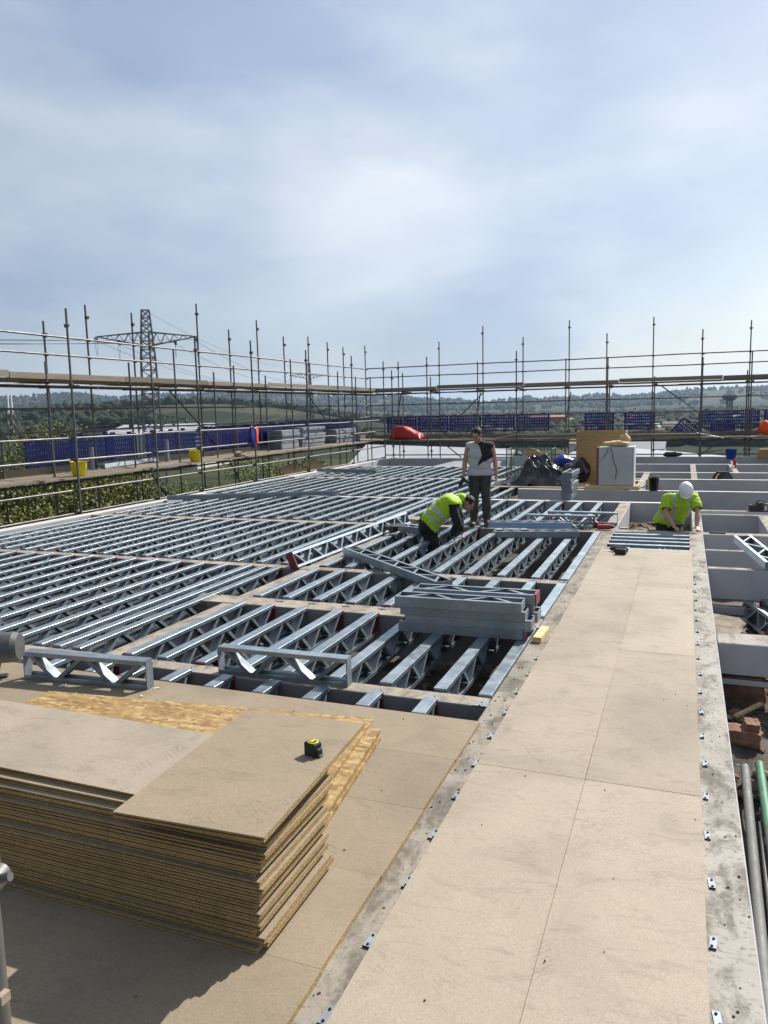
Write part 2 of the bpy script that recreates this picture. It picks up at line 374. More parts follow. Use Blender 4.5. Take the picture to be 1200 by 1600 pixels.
# ---- terrain: one polar sheet out to the horizon
def smooth(a, b, x):
    t = np.clip((x-a)/(b-a), 0, 1); return t*t*(3-2*t)
rs = np.concatenate([[0.0, 20], np.geomspace(32, 7500, 120)])
az = np.radians(np.concatenate([np.linspace(-180, -75, 22)[:-1], np.linspace(-75, 35, 221)[:-1], np.linspace(35, 180, 30)[:-1]]))
def terrain_h(r, a):
    x, y = r*np.sin(a), r*np.cos(a)
    deg = np.degrees(a)
    left = smooth(-12, -40, deg)
    h = np.full_like(r, -14.0)
    h -= 6*smooth(90, 350, r)*(1-left)
    A1 = 22*left + 3*(1-left)
    h += A1*smooth(330, 1000, r)*(1 + 0.25*np.sin(a*9+0.4) + 0.12*np.sin(a*23))
    h += left*9*np.exp(-((deg+33.5)/5.5)**2)*smooth(300, 560, r)
    h -= 12*left*smooth(1100, 1700, r)
    A2 = 58 + 44*left + 9*np.sin(a*13+1.0) + 6*np.sin(a*31) + 4*np.sin(a*67+2)
    h += A2*smooth(1900, 3900, r)
    h += 26*smooth(4200, 6800, r)*(1+0.4*np.sin(a*17+2))
    n = np.sin(x/83.0+1.3*np.sin(y/131.0))*np.sin(y/97.0+1.1*np.sin(x/71.0))
    h += n*1.6*smooth(120, 600, r) + 4*n*smooth(1500, 3000, r)
    return h
RR, AA = np.meshgrid(rs, az, indexing='ij')
HH = terrain_h(RR, AA)
vs = np.stack([RR*np.sin(AA), RR*np.cos(AA), HH], -1).reshape(-1, 3)
na = len(az); fs = []
for i in range(len(rs)-1):
    for j in range(na):
        k = (j+1) % na
        fs.append((i*na+j, i*na+k, (i+1)*na+k, (i+1)*na+j))
me = bpy.data.meshes.new('ground'); me.from_pydata(vs.tolist(), [], fs); me.polygons.foreach_set('use_smooth', [True]*len(fs))
m, t, b = newmat('fields'); v = pos_node(t, 'World')
vo = t.nodes.new('ShaderNodeTexVoronoi'); vo.inputs['Scale'].default_value = 0.0048; t.links.new(v, vo.inputs['Vector'])
c = ramp(t, vo.outputs['Color'], [(0.15, (0.012, 0.018, 0.008)), (0.4, (0.028, 0.036, 0.012)), (0.6, (0.046, 0.054, 0.017)), (0.85, (0.058, 0.054, 0.025))])
c = mix(t, ramp(t, noise(t, v, 0.02, 8, 0.7), [(0.46, g3(0)), (0.60, g3(0.85))]), c, (0.016, 0.022, 0.010))
c = mix(t, 1.0, c, ramp(t, noise(t, v, 0.35, 8, 0.75), [(0.3, g3(0.6)), (0.7, g3(1.35))]), 'MULTIPLY')
t.links.new(c, b.inputs['Base Color']); b.inputs['Roughness'].default_value = 1.0; b.inputs['Specular IOR Level'].default_value = 0.1
me.materials.append(m); link('ground', me, kind='structure')

# ---- building shell below the roof + rubble floor
mb = MB()
mb.box((EDGE_X+0.02, -4, -15), (14, 31.6, -0.9), 0)
mb.build('building_shell', 'wallclad', kind='structure')
def sheet(name, x0, x1, y0, y1, z, mat_, d=0.12, amp=0.05, cellfn=None):
    nx, ny = max(2, int((x1-x0)/d)), max(2, int((y1-y0)/d)); vs = []; fs = []
    for j in range(ny+1):
        for i in range(nx+1):
            x, y = x0+(x1-x0)*i/nx, y0+(y1-y0)*j/ny
            vs.append((x, y, z+amp*mnoise.fractal(Vector((x*1.7, y*1.7, 3.1)), 0.7, 2.1, 5)))
    for j in range(ny):
        for i in range(nx): k = j*(nx+1)+i; fs.append((k, k+1, k+nx+2, k+nx+1))
    me = bpy.data.meshes.new(name); me.from_pydata(vs, [], fs); me.materials.append(MT[mat_])
    me.polygons.foreach_set('use_smooth', [True]*len(fs))
    return link(name, me, kind='structure')
sheet('rubble_floor', EDGE_X+0.1, 9, -3, 31.4, PIT, 'rubble', 0.16, 0.06)

# ---- roof frame: concrete and steel beams
roof = link('roof_frame', None, kind='structure')
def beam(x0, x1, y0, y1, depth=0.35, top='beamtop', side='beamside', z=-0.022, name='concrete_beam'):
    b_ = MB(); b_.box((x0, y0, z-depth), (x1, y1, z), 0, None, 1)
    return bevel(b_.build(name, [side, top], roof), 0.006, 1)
# long strips beside the walkway
beam(-1.235, -1.03, -1.5, 13.28, 0.45, 'conc', 'beamside_l', -0.024)
beam(0.10, 0.305, -1.5, 6.98, 0.45, 'conc_pale', 'beamside', -0.024)
beam(0.10, 0.305, 6.98, 12.93, 0.45, 'conc_pale', 'beamside', -0.026)
beam(0.155, 0.315, 13.2, 19.2, 0.45, 'conc_pale', 'beamside', -0.024)
# left long beam and cross beams
LBX = (-4.69, -4.45)
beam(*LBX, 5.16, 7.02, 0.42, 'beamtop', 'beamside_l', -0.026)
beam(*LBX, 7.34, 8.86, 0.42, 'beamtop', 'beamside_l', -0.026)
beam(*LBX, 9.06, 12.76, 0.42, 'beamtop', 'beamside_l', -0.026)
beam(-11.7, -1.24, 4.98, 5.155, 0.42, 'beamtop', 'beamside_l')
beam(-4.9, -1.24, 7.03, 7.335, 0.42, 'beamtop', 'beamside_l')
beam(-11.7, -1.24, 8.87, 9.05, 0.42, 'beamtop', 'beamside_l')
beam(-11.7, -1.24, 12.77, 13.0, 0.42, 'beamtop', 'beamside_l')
beam(-1.03, 8.5, 12.94, 13.17, 0.42, 'beamtop', 'beamside', -0.028)
beam(-11.7, 0.15, 16.82, 17.0, 0.42, 'whitetop', 'beamside')
beam(-11.7, -1.0, 21.75, 21.9, 0.42, 'whitetop', 'beamside')
beam(-11.7, -4.6, 26.35, 26.5, 0.42, 'whitetop', 'beamside')
beam(-1.24, -1.03, 13.0, 16.8, 0.42, 'beamtop', 'beamside', -0.026)
# right-hand bays
beam(0.31, 8.5, 7.0, 7.345, 0.275, 'conc_pale', 'beamside', -0.023)
for (y, w, top) in ((10.22, 0.13, 'conc_pale'), (11.5, 0.10, 'conc_pale'), (15.24, 0.10, 'conc_pale'), (15.78, 0.16, 'beamtop')):
    beam(0.31, 8.5, y, y+w, 0.38, top, 'beamside', -0.023)
beam(-3.9, 8.5, 19.21, 19.36, 0.5, 'whitetop', 'beamside', -0.02)
for y in (22.22, 24.45, 27.8):
    beam(-2.6, 8.5, y, y+0.14, 0.5, 'whitetop', 'beamside', -0.02)
beam(-8.3, 8.5, 31.3, 31.5, 0.6, 'whitetop', 'beamside', 0.0)
beam(-1.12, -0.96, 19.37, 24.44, 0.4, 'beamtop', 'beamside', -0.024)
beam(0.19, 0.35, 22.37, 27.79, 0.4, 'beamtop', 'beamside', -0.024)
b_ = beam(1.36, 1.52, 24.6, 27.79, 0.4, 'beamtop', 'beamside', -0.024)
b_ = beam(1.50, 1.66, 27.95, 31.29, 0.4, 'beamtop', 'beamside', -0.024)
beam(1.27, 1.45, 13.18, 15.23, 0.42, 'conc_pale', 'beamside', -0.027)
beam(1.9, 2.1, 7.36, 10.21, 0.42, 'conc_pale', 'beamside', -0.027)
# pale edge beam on the left side and far fascia
beam(-11.95, -11.72, 4.0, 31.3, 0.5, 'whitetop', 'beamside', -0.01, 'edge_beam')
beam(-11.70, -8.3, 30.6, 30.75, 0.35, 'whitetop', 'beamside', 0.0, 'edge_beam')
beam(-8.5, -6.6, 26.51, 30.9, 0.35, 'roofgrey', 'beamside', -0.03, 'roof_panel')
# ledges under right beams
beam(0.31, 8.5, 7.02, 7.10, 0.05, 'conc_pale', 'beamside', -0.345, 'ledge')
for (y0, y1) in ((10.10, 10.2), (12.7, 12.85), (15.1, 15.2)):
    beam(0.31, 8.5, y0, y1, 0.1, 'conc_pale', 'beamside', -0.47, 'ledge')

# ---- decks of chipboard
deck = link('walkway_deck', None, kind='structure')
def board(x0, x1, y0, y1, parent, z1=0.0, th=0.022, name='floor_board', gap=0.0006, mats=('chip', 'chip_edge'), notch=False):
    b_ = MB(); cx_, cy_ = (x0+x1)/2, (y0+y1)/2
    dz = random.uniform(-0.0012, 0.0012)
    b_.box((x0+gap-cx_, y0+gap-cy_, -th), (x1-gap-cx_, y1-gap-cy_, 0), 1, None, 0)
    return bevel(b_.build(name, list(mats), parent, (cx_, cy_, z1+dz), (0, 0, random.uniform(-0.0006, 0.0006))), 0.0006, 1)
for k in range(-2, 4):
    y0 = 4.09+2.39*(k-1); y1 = y0+2.39
    if y0 < -2: continue
    board(-1.065+random.uniform(-.008, .008), -0.462, y0, y1, deck)
    board(-0.462, 0.128+random.uniform(-.006, .006), y0, y1, deck)
deck2 = link('stacking_deck', None, kind='structure')
rows = [(4.10, 4.68)] + [(4.10-0.6*(i+1), 4.10-0.6*i) for i in range(9)]
for i, (y0, y1) in enumerate(rows):
    off = [0.0, 1.1, 0.55, 1.7][i % 4]
    xr = -1.205 + random.uniform(-0.015, 0.018)
    first = True
    while xr > -9:
        L = 2.4 if not first else max(0.5, 2.4-off)
        board(xr-L, xr, y0, y1, deck2, mats=('chip_deck', 'chip_edge')); xr -= L; first = False
# loose narrow chipboard battens at deck edge
# ---- fixing straps on the strips
def strap(x, y, L, w, red=False, rz=0):
    b_ = MB(); b_.box((-w/2, -L/2, 0), (w/2, L/2, 0.003), 0)
    o = b_.build('fixing_strap', 'galv_clip', roof, (x, y, -0.0225), (R(random.uniform(-1, 1)), 0, R(rz)))
    s_ = MB()
    for k in (-0.3, 0.32):
        s_.lathe([(0.0055, 0.003), (0.0055, 0.007), (0.003, 0.009)], 8, 0, (random.uniform(-.006, .006), k*L, 0))
    s_.bar((-w/2, -L/2, 0.004), (w/2, -L/2, 0.004), 0.003, 0.006)
    s_.build('screw', 'screw', o, kind='stuff')
for k in range(12):
    strap(-1.085+random.uniform(-.006, .006), 1.73+0.4*k, 0.088, 0.034, rz=random.uniform(-6, 6))
for k in range(20):
    strap(0.152+random.uniform(-.004, .004), 2.16+0.396*k, 0.074, 0.026, rz=random.uniform(-7, 7))
for x in (-2.04, -1.63, -1.28):
    strap(x, 5.02, 0.09, 0.10)
for x in (-2.45, -2.86, -3.27, -3.67, -4.06): strap(x-0.03, 5.025, 0.075, 0.085)
for x in (-1.63, -2.05, -2.47, -2.89, -3.30, -3.70, -4.09): strap(x, 7.27, 0.085, 0.09); strap(x, 8.99, 0.07, 0.09); strap(x, 12.82, 0.07, 0.09)
for x, y in ((-1.26, 7.02), (-1.28, 9.0)):
    strap(x, y, 0.06, 0.10)

# ================================================================== JOISTS
JW, JH, CH = 0.097, 0.22, 0.034
_cache = {}
def channel(mb, x0, x1, z_back, z_lip, w=JW, th=0.004):
    s_ = 1 if z_lip > z_back else -1
    c5 = 0.0016
    prof = [(-w/2, z_back+s_*c5), (-w/2+c5, z_back), (w/2-c5, z_back), (w/2, z_back+s_*c5), (w/2, z_lip), (w/2-th, z_lip), (w/2-th, z_back+s_*th), (-w/2+th, z_back+s_*th), (-w/2+th, z_lip), (-w/2, z_lip)]
    n = 10; vs = [(x0, a, b_) for a, b_ in prof]+[(x1, a, b_) for a, b_ in prof]
    fs = [(i, (i+1) % n, (i+1) % n+n, i+n) for i in range(n)]
    if s_ > 0: fs = [f[::-1] for f in fs]
    mb.add(vs, [f[::-1] for f in fs])
def web_mesh(dx):
    key = ('web', round(dx, 3))
    if key not in _cache:
        for sg in (1, -1):
            b_ = MB(); h = JH-2*0.012
            p, q = Vector((-dx/2*0.92, 0, -h/2*sg)), Vector((dx/2*0.92, 0, h/2*sg))
            d = (q-p); L = d.length; d.normalize(); y = Vector((0, 1, 0)); z = d.cross(y)
            T = Matrix((d, y, z)).transposed().to_4x4(); T.translation = p
            w, hh, th = 0.084, 0.030, 0.003
            b_.box((0, -w/2, -hh/2), (L, -w/2+th, hh/2), 0, T); b_.box((0, w/2-th, -hh/2), (L, w/2, hh/2), 0, T)
            b_.box((0, -w/2+th, hh/2-th), (L, w/2-th, hh/2), 0, T)
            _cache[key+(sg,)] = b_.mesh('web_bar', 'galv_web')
        _cache[key] = True
    return _cache[key+(1,)], _cache[key+(-1,)]
def joist(L, loc, rot, label, group, near=True, red=(False, False), name='floor_joist', bright=False, pitch=None, topmat=None, cat='joist', ends=True):
    """local +x along the joist from 0 to L, top of the top chord at z=0"""
    t_ = thing(name, label, cat, loc, rot, group)
    Lk = round(L, 3); mt = 'galv_sunlit' if bright else 'galv'
    k = ('ch', Lk, mt)
    if k not in _cache:
        a = MB(); channel(a, 0, L, 0, -CH); c_ = MB(); channel(c_, 0, L, -JH, -JH+CH)
        _cache[k] = (a.mesh('top_chord', mt), c_.mesh('bottom_chord', mt))
    o = link('top_chord', _cache[k][0], t_)
    link('bottom_chord', _cache[k][1], t_)
    if topmat:
        b_ = MB(); b_.box((0.02, -JW/2+0.003, 0.001), (L-0.02, JW/2-0.003, 0.003)); b_.build('protective_film', topmat, t_)
    n = max(2, int(round((L-0.06)/(pitch or 0.27)))); n += n % 2
    dx = (L-0.06)/n
    wu, wd = web_mesh(dx)
    if near:
        for i in range(n):
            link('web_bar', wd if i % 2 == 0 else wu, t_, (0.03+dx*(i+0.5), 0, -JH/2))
    else:
        k = ('webs', Lk, n)
        if k not in _cache:
            b_ = MB(); h = JH-0.03
            for i in range(n):
                sg = -1 if i % 2 == 0 else 1
                xa, xb = 0.03+dx*i+0.01, 0.03+dx*(i+1)-0.01
                b_.bar((xa, 0, -JH/2-sg*h/2), (xb, 0, -JH/2+sg*h/2), 0.05, 0.026, 0, (0, 0, 1))
            _cache[k] = b_.mesh('web', 'galv_web')
        link('web', _cache[k], t_, kind='stuff')
    if ends:
        for e in (0, 1):
            k = ('end', red[e], e)
            if k not in _cache:
                b_ = MB(); x = -0.002 if e == 0 else 0.0
                b_.box((x-0.004+0.004*0, -JW/2+0.006, -JH+0.004), (x+0.004, JW/2-0.006, -0.004))
                if red[e]:
                    b_.box((x-0.012, -JW/2-0.004, -JH+0.002), (x+0.014, JW/2+0.004, -0.005), 1)
                _cache[k] = b_.mesh('end_plate', ['galv_web', 'darkred'])
            link('end_plate', _cache[k], t_, (0 if e == 0 else L, 0, 0))
    return t_
Y90 = (0, 0, R(90))
def bay(xs, y0, y1, phrase, ref, group, near, redp=0.25):
    """joists along Y whose right edges are xs, listed from the reference outwards"""
    for i, x in enumerate(xs):
        jx = x-JW/2+random.uniform(-.008, .008)
        rr = (near and random.random() < redp, random.random() < redp)
        joist(y1-y0-0.02, (jx, y0+0.01, random.uniform(-.003, .002)), (0, R(random.uniform(-.15, .15)), R(90+random.uniform(-.12, .12))),
              f'lattice joist, {ORD[i]} {ref}, {phrase}', group, near, rr)
A = [-1.58, -2.00, -2.42, -2.84, -3.25, -3.65, -4.04, -4.40]
G1 = 'lattice joists fixed across the roof bays'
bay(A, 4.69, 4.98, 'in the short bay at the deck edge', 'left of the walkway', G1, True, 0.7)
bay([-4.85-0.4*i for i in range(12)], 4.69, 4.98, 'in the bay at the deck edge', 'left of the long beam', G1, True, 0.5)
bay(A, 5.16, 7.03, 'in the nearest open right bay', 'left of the walkway', G1, True, 0.6)
bay(A, 7.34, 8.87, 'in the bay behind the stacked joists', 'left of the walkway', G1, True, 0.4)
bay(A, 9.06, 12.77, 'in the bay around the bending worker', 'left of the walkway', G1, True, 0.3)
bay([-4.97, -5.19]+[-5.41-0.385*i for i in range(16)], 5.16, 8.87, 'in the nearest left bay', 'left of the long concrete beam', G1, True, 0.35)
bay([-4.98]+[-5.38-0.39*i for i in range(16)], 9.06, 12.77, 'in the second left bay', 'left of the long concrete beam', G1, True, 0.35)
bay([-1.58-0.41*i for i in range(9)]+[-5.20, -5.38]+[-5.38-0.39*i for i in range(1, 16)], 13.01, 16.82, 'in the bay behind the standing man', 'left of the right-hand edge', G1, False)
bay([-4.0-0.4*i for i in range(20)], 17.01, 21.75, 'in the fourth bay back', 'left of the black sheeting', G1, False)
bay([-5.2-0.4*i for i in range(16)], 21.91, 26.35, 'in the farthest joist bay', 'left of the black sheeting', G1, False)
# flat edge plates beside the walkway strip
def plate(y0, y1):
    b_ = MB(); b_.box((-1.335, y0, -0.10), (-1.238, y1, -0.004)); bevel(b_.build('edge_plate', 'galv', roof), 0.004, 1)
plate(5.16, 6.95); plate(7.36, 8.85); plate(9.06, 12.76)
# joists across the unfinished end of the walkway
for i, y in enumerate((12.66, 12.33, 12.02, 11.69, 11.33)):
    joist(1.12, (-1.02, y, -0.012), (0, 0, 0), f'short galvanised joist across the walkway end, {ORD[i]} from the helmeted worker', 'joists across the walkway end', True, (True, True))

# ---- loose joists lying about (they are things of their own)
G2 = 'loose short joists'
joist(1.11, (-4.81, 4.44, JH), (0, 0, R(4.5)), 'short galvanised joist standing upright on the deck edge beside the pole end', G2, True, (False, False), 'loose_joist', pitch=0.265)
joist(1.11, (-3.42, 5.06, JH-0.02), (0, 0, R(1.0)), 'short galvanised joist standing upright on the concrete beam with glinting diagonals', G2, True, (False, False), 'loose_joist', pitch=0.265)
# stack of joists lying on their sides: rx=90 lays the web flat
G3 = 'short joists stacked on their sides'
SIDE = R(90)
def side_joist(L, x, y, z, rz, label, group, red=(False, False), bright=False, near=True, pitch=0.265, tilt=0):
    # side-lying: chord width vertical; local top chord faces -y (towards the camera)
    return joist(L, (x, y, z+JW/2), Euler((SIDE, tilt, R(rz)), 'XYZ'), label, group, near, red, 'loose_joist', bright, pitch)
names4 = ['bottom', 'second from the bottom', 'third from the bottom', 'topmost']
for i, (x, dy, L) in enumerate(((-2.42, 0.0, 1.14), (-2.36, 0.01, 1.15), (-2.40, 0.0, 1.14), (-2.44, -0.03, 1.15))):
    z = i*(JW-0.017)
    side_joist(L, x, 6.47+dy, z, 1.5+random.uniform(-.4, .4), f'short joist lying flat, {names4[i]} of the front stack', G3, (False, i == 0))
for i, (x, dy, L) in enumerate(((-2.40, 0, 1.14), (-2.34, 0.01, 1.14), (-2.42, -0.01, 1.18), (-2.36, 0, 1.14))):
    z = i*(JW-0.017)+0.012
    side_joist(L, x, 6.735+dy, z, 1.2+random.uniform(-.5, .5), f'short joist lying flat, {names4[i]} of the stack behind the front stack', G3, (False, i == 3))
joist(2.6, (-4.50, 9.82, 0.008+JW/2), Euler((SIDE, 0, R(-42)), 'XYZ'), 'long joist lying diagonally on its side across the beams', 'long loose joists', True, (False, False), 'loose_joist')
joist(4.1, (-4.83, 8.83, JH*0.95-0.02), Euler((R(-22), 0, R(88.0)), 'XYZ'), 'bright white long joist with red end standing along the concrete beam', 'long loose joists', True, (True, False), 'loose_joist', True)  # sunlit whiteness comes from the lighter steel colour
joist(1.35, (-2.98, 12.25, JW/2+0.07), Euler((SIDE, 0, R(10)), 'XYZ'), 'blue filmed joist on its side before the standing man', 'long loose joists', True, (True, False), 'loose_joist', topmat='film')
joist(1.28, (-2.72, 11.72, JW/2+0.004), Euler((SIDE, 0, R(14)), 'XYZ'), 'grey joist on its side just below the blue filmed joist', 'long loose joists', True, (False, False), 'loose_joist')
joist(0.92, (-4.66, 12.06, JW/2+0.004), Euler((SIDE, 0, R(-20)), 'XYZ'), 'short joist on its side left of the bending worker', 'long loose joists', True, (False, False), 'loose_joist')
joist(1.12, (-2.50, 13.10, JH-0.02), (0, 0, R(2)), 'upright short joist with red end beside the red drill', G2, True, (False, True), 'loose_joist', pitch=0.265)
joist(1.16, (-2.20, 13.58, JH-0.02), (0, 0, R(0)), 'upright short joist with red left end behind the red drill', G2, True, (True, False), 'loose_joist', pitch=0.265)
n8 = ['bottom', 'second from the bottom', 'third from the bottom', 'fourth from the bottom', 'third from the top', 'second from the top', 'topmost']
for i in range(7):
    joist(1.14, (-2.28+random.uniform(-.02, .02), 17.0+random.uniform(-.02, .02), (JW-0.012)*i+JW/2-0.02), Euler((SIDE, 0, R(90+random.uniform(-1.5, 1.5))), 'XYZ'), f'joist seen end on, {n8[i]} of the stack before the white cabinet', 'end-on joist stack', True, (False, False), 'loose_joist', pitch=0.265)
joist(4.15, (-11.6, 15.25, JW/2+0.005), Euler((SIDE, 0, R(25)), 'XYZ'), 'long joist lying on its side across the left bays below the far scaffold', 'long loose joists', False, (False, True), 'loose_joist')
joist(1.2, (1.16, 10.22, 0.06), Euler((R(88), R(-6), R(104)), 'XYZ'), 'bright short joist lying flat across the right-hand beams', G2, True, (False, False), 'loose_joist', True, 0.265)
joist(1.25, (0.98, 9.05, -0.33), Euler((R(20), R(4), R(99)), 'XYZ'), 'short joist leaning in the rubble pit right of the walkway', G2, True, (True, False), 'loose_joist', pitch=0.265)
joist(1.25, (1.12, 9.1, -0.33), Euler((0, R(2), R(97)), 'XYZ'), 'red-ended joist beside the leaning joist in the rubble pit', G2, True, (True, True), 'loose_joist', pitch=0.265)
joist(2.6, (-13.45, 15.3, 0.77+JW/2), Euler((SIDE, 0, R(98)), 'XYZ'), 'pale long joist on its side on the left scaffold deck', 'long loose joists', False, (False, False), 'loose_joist', True, 0.4)
joist(3.3, (-10.9, 30.85, 0.0), (0, 0, 0), 'long joist standing against the far left corner fascia', 'long loose joists', False, (False, False), 'loose_joist', pitch=0.34)
joist(2.3, (-11.6, 23.4, 0.02+JW/2), Euler((SIDE, 0, R(-8)), 'XYZ'), 'grey joist laid near the far left roof edge beside planks', 'long loose joists', False, (False, False), 'loose_joist')

# ================================================================== BOARD STACKS
def stack_board(x0, x1, y0, y1, z, th, rz, label, name='chipboard_sheet', mats=('chip_stack', 'chip_edge'), group='stacked chipboard sheets', sag=0.0):
    b_ = MB(); cx_, cy_ = (x0+x1)/2, (y0+y1)/2; w, d = (x1-x0)/2, (y1-y0)/2
    # tongue-and-groove profile on the long and short edges
    e = 0.010 if th > 0.02 else 0.0
    nx = 1
    prof = [(-d, 0), (-d, th*0.36), (-d+e, th*0.36), (-d+e, th*0.64), (-d, th*0.64), (-d, th), (d-e, th), (d-e, th*0.68), (d, th*0.68), (d, th*0.32), (d-e, th*0.32), (d-e, 0)] if e else [(-d, 0), (-d, th), (d, th), (d, 0)]
    n = len(prof); vs = [(-w, a, b__) for a, b__ in prof]+[(w, a, b__) for a, b__ in prof]
    for i in range(n):
        j = (i+1) % n
        top = prof[i][1] == th and prof[j][1] == th
        b_.add([vs[i], vs[i+n], vs[j+n], vs[j]], [(0, 1, 2, 3)], 0 if top else 1)
    b_.add(vs[:n], [tuple(range(n))], 1); b_.add(vs[n:], [tuple(range(n-1, -1, -1))], 1)
    me_ = b_.mesh(name, list(mats))
    bm = bmesh.new(); bm.from_mesh(me_); bmesh.ops.remove_doubles(bm, verts=bm.verts, dist=1e-5); bmesh.ops.recalc_face_normals(bm, faces=bm.faces); bm.to_mesh(me_); bm.free()
    o = link(name, me_, None, (cx_, cy_, z), (R(random.uniform(-.1, .1)), R(random.uniform(-.06, .06)), R(rz)))
    return tag(o, label, 'chipboard' if name[0] == 'c' else 'board', group)
NB = 19; TH = 0.022
z = 0.004
for i in range(NB):
    f = i/(NB-1)
    x1 = -1.44 + random.uniform(-0.016, 0.016) - (0.03 if i in (3, 7, 12) else 0) + 0.012*math.sin(i*1.3)
    y0 = 2.285 + 0.012*f + random.uniform(-0.004, 0.004) + (0.022 if i > 11 else 0) + (0.02 if i == 1 else 0) + (0.025 if i > 15 else 0)
    if i == 1: y0 -= 0.0
    if i == NB-1: y0 += 0.02
    stack_board(x1-2.4, x1, y0, y0+0.6, z, TH, random.uniform(-.12, .12)+0.12*math.sin(i*0.9), f'chipboard sheet, {ORD[i]} from the bottom of the tall stack by the walkway')
    z += TH + 0.0016 + (0.004 if i in (4, 9, 14) else 0)
ztop = z
stack_board(-3.86, -1.72, 2.405, 3.03, ztop, TH, -0.7, 'full chipboard sheet on the stack, left of the overhanging cut piece', mats=('chip', 'chip_edge'))
stack_board(-2.06, -1.405, 2.235, 3.30, ztop+TH+0.001, TH, 2.6, 'cut chipboard piece on top of the stack carrying the tape measure')
# strand board sheets flat on the deck behind the stack
OX, OY = [0.10, 0.085, 0.09, 0.0], [-0.13, -0.12, -0.10, 0.0]
for i in range(4):
    stack_board(-4.175+OX[i], -1.735+OX[i], 2.985+OY[i], 4.205+OY[i], 0.004+0.0192*i, 0.018, 6.4+random.uniform(-.3, .3), f'golden strand board sheet on the deck behind the chipboard stack, {["bottom", "second", "third", "topmost"][i]} of four', 'strand_board_sheet', ('osb', 'osb'), 'strand board sheets on the deck')
# ================================================================== SCAFFOLD
TR = 0.0242
GZ = -14.0
def coupler_mesh():
    if 'coup' not in _cache:
        b_ = MB()
        b_.box((-0.04, -0.035, -0.032), (0.04, 0.035, 0.032)); b_.tube((-0.062, 0, 0), (0.072, 0, 0), 0.011, 6)
        b_.box((0.05, -0.018, -0.018), (0.066, 0.018, 0.018)); b_.box((-0.03, -0.045, -0.045), (0.02, 0.045, 0.02))
        _cache['coup'] = b_.mesh('coupler', 'coupler')
    return _cache['coup']
def coup(p, par, rz=0): link('coupler', coupler_mesh(), par, p, (R(random.uniform(-15, 15)), R(random.uniform(-10, 10)), R(rz+random.uniform(-20, 20))))
def tube_part(name, p, q, par, mat_='tube', r=TR):
    b_ = MB(); p, q = Vector(p), Vector(q); b_.tube((0, 0, 0), q-p, r, 10, 0, hollow=0.86 if r > 0.0241 else 0)
    return b_.build(name, mat_, par, p)
def standard(x, y, top, par, mat_='tube'):
    dx, dy = random.uniform(-.06, .06), random.uniform(-.06, .06)
    o = tube_part('standard', (x-dx, y-dy, GZ), (x+dx*0.25, y+dy*0.25, top), par, random.choice(['tube', 'tube', 'tube_dark']))
    return o
def plank(x0, x1, y0, y1, z, par, name='scaffold_board', edge=False, along='x'):
    b_ = MB(); cx_, cy_ = (x0+x1)/2, (y0+y1)/2
    L = (x1-x0) if along == 'x' else (y1-y0)
    if along == 'x': h = (y1-y0)/2
    else: h = (x1-x0)/2
    b_.box((-L/2+0.01, -h+0.003, 0), (L/2-0.01, h-0.003, 0.038)) if not edge else b_.box((-L/2+0.01, -0.019, 0), (L/2-0.01, 0.019, edge))
    b_.box((-L/2+0.004, -h+0.001, 0.001), (-L/2+0.035, h-0.001, 0.039)) if not edge else None
    return b_.build(name, 'board', par, (cx_, cy_, z+random.uniform(-.004, .008)), (R(random.uniform(-.5, .5)), R(random.uniform(-.12, .12)), R((90 if along == 'y' else 0)+random.uniform(-.15, .15))))
XA, XB, XC = -12.22, -12.92, -13.8
YA, YB, YC = 31.75, 32.4, 33.25
scL = thing('scaffold', 'long tube and board scaffold along the left side of the roof', 'scaffold', group='scaffolds round the roof')
scF = thing('scaffold', 'tube and board scaffold across the far end of the roof', 'scaffold', group='scaffolds round the roof')
Arow = [(7.6, 4.2), (10.3, 4.2), (13.05, 4.32), (15.76, 4.05), (17.65, 4.1), (20.5, 4.2), (24.1, 4.15), (28.0, 4.17), (31.45, 4.13)]
Brow = [(10.6, 3.4), (13.1, 3.25), (15.8, 3.36), (17.65, 3.8), (19.5, 3.26), (20.6, 3.5), (22.5, 3.25), (24.3, 3.88), (28.2, 3.6), (30.0, 3.45), (31.6, 3.5)]
Crow = [(10.6, 4.4), (12.55, 3.95), (14.0, 4.25), (15.4, 4.77), (17.1, 4.76), (20.06, 5.34), (21.8, 4.73), (23.6, 5.2), (25.5, 4.8), (27.45, 4.95), (29.2, 4.86), (30.8, 4.77), (33.25, 5.0)]
for y, tp in Arow:
    standard(XA, y, tp, scL)
    for z_ in (1.6, 1.13, 0.47, -0.03): coup((XA-0.03, y, z_), scL, 90)
    coup((XA, y, tp-0.35), scL); coup((XA, y, 2.72), scL)
    tube_part('transom', (XA+0.15, y+0.06, 2.70), (XB-0.25, y+0.06, 2.70), scL, 'tube_dark')
for y, tp in Brow:
    standard(XB, y, tp, scL)
    coup((XB, y, 2.78), scL, 90); coup((XB, y, 0.62), scL, 90)
    tube_part('transom', (XB+0.55, y-0.06, 0.66), (XC-0.2, y-0.06, 0.66), scL, 'tube_dark')
    tube_part('transom', (XB+0.12, y-0.06, 2.80), (XC-0.2, y-0.06, 2.80), scL, 'tube_dark')
for y, tp in Crow:
    standard(XC, y, tp, scL)
    for z_ in (3.92, 3.5, 2.25, 1.72, tp-0.3): coup((XC+0.03, y, z_), scL, 90)
def ledger(p, q, par, n=3, mat_='tube'):
    p, q = Vector(p), Vector(q)
    for i in range(n):
        a = p.lerp(q, i/n); c_ = p.lerp(q, (i+1)/n)
        sag = Vector((0, 0, random.uniform(-.012, .012)))
        tube_part('ledger', a+sag, c_+(c_-a).normalized()*0.02-sag, par, mat_)
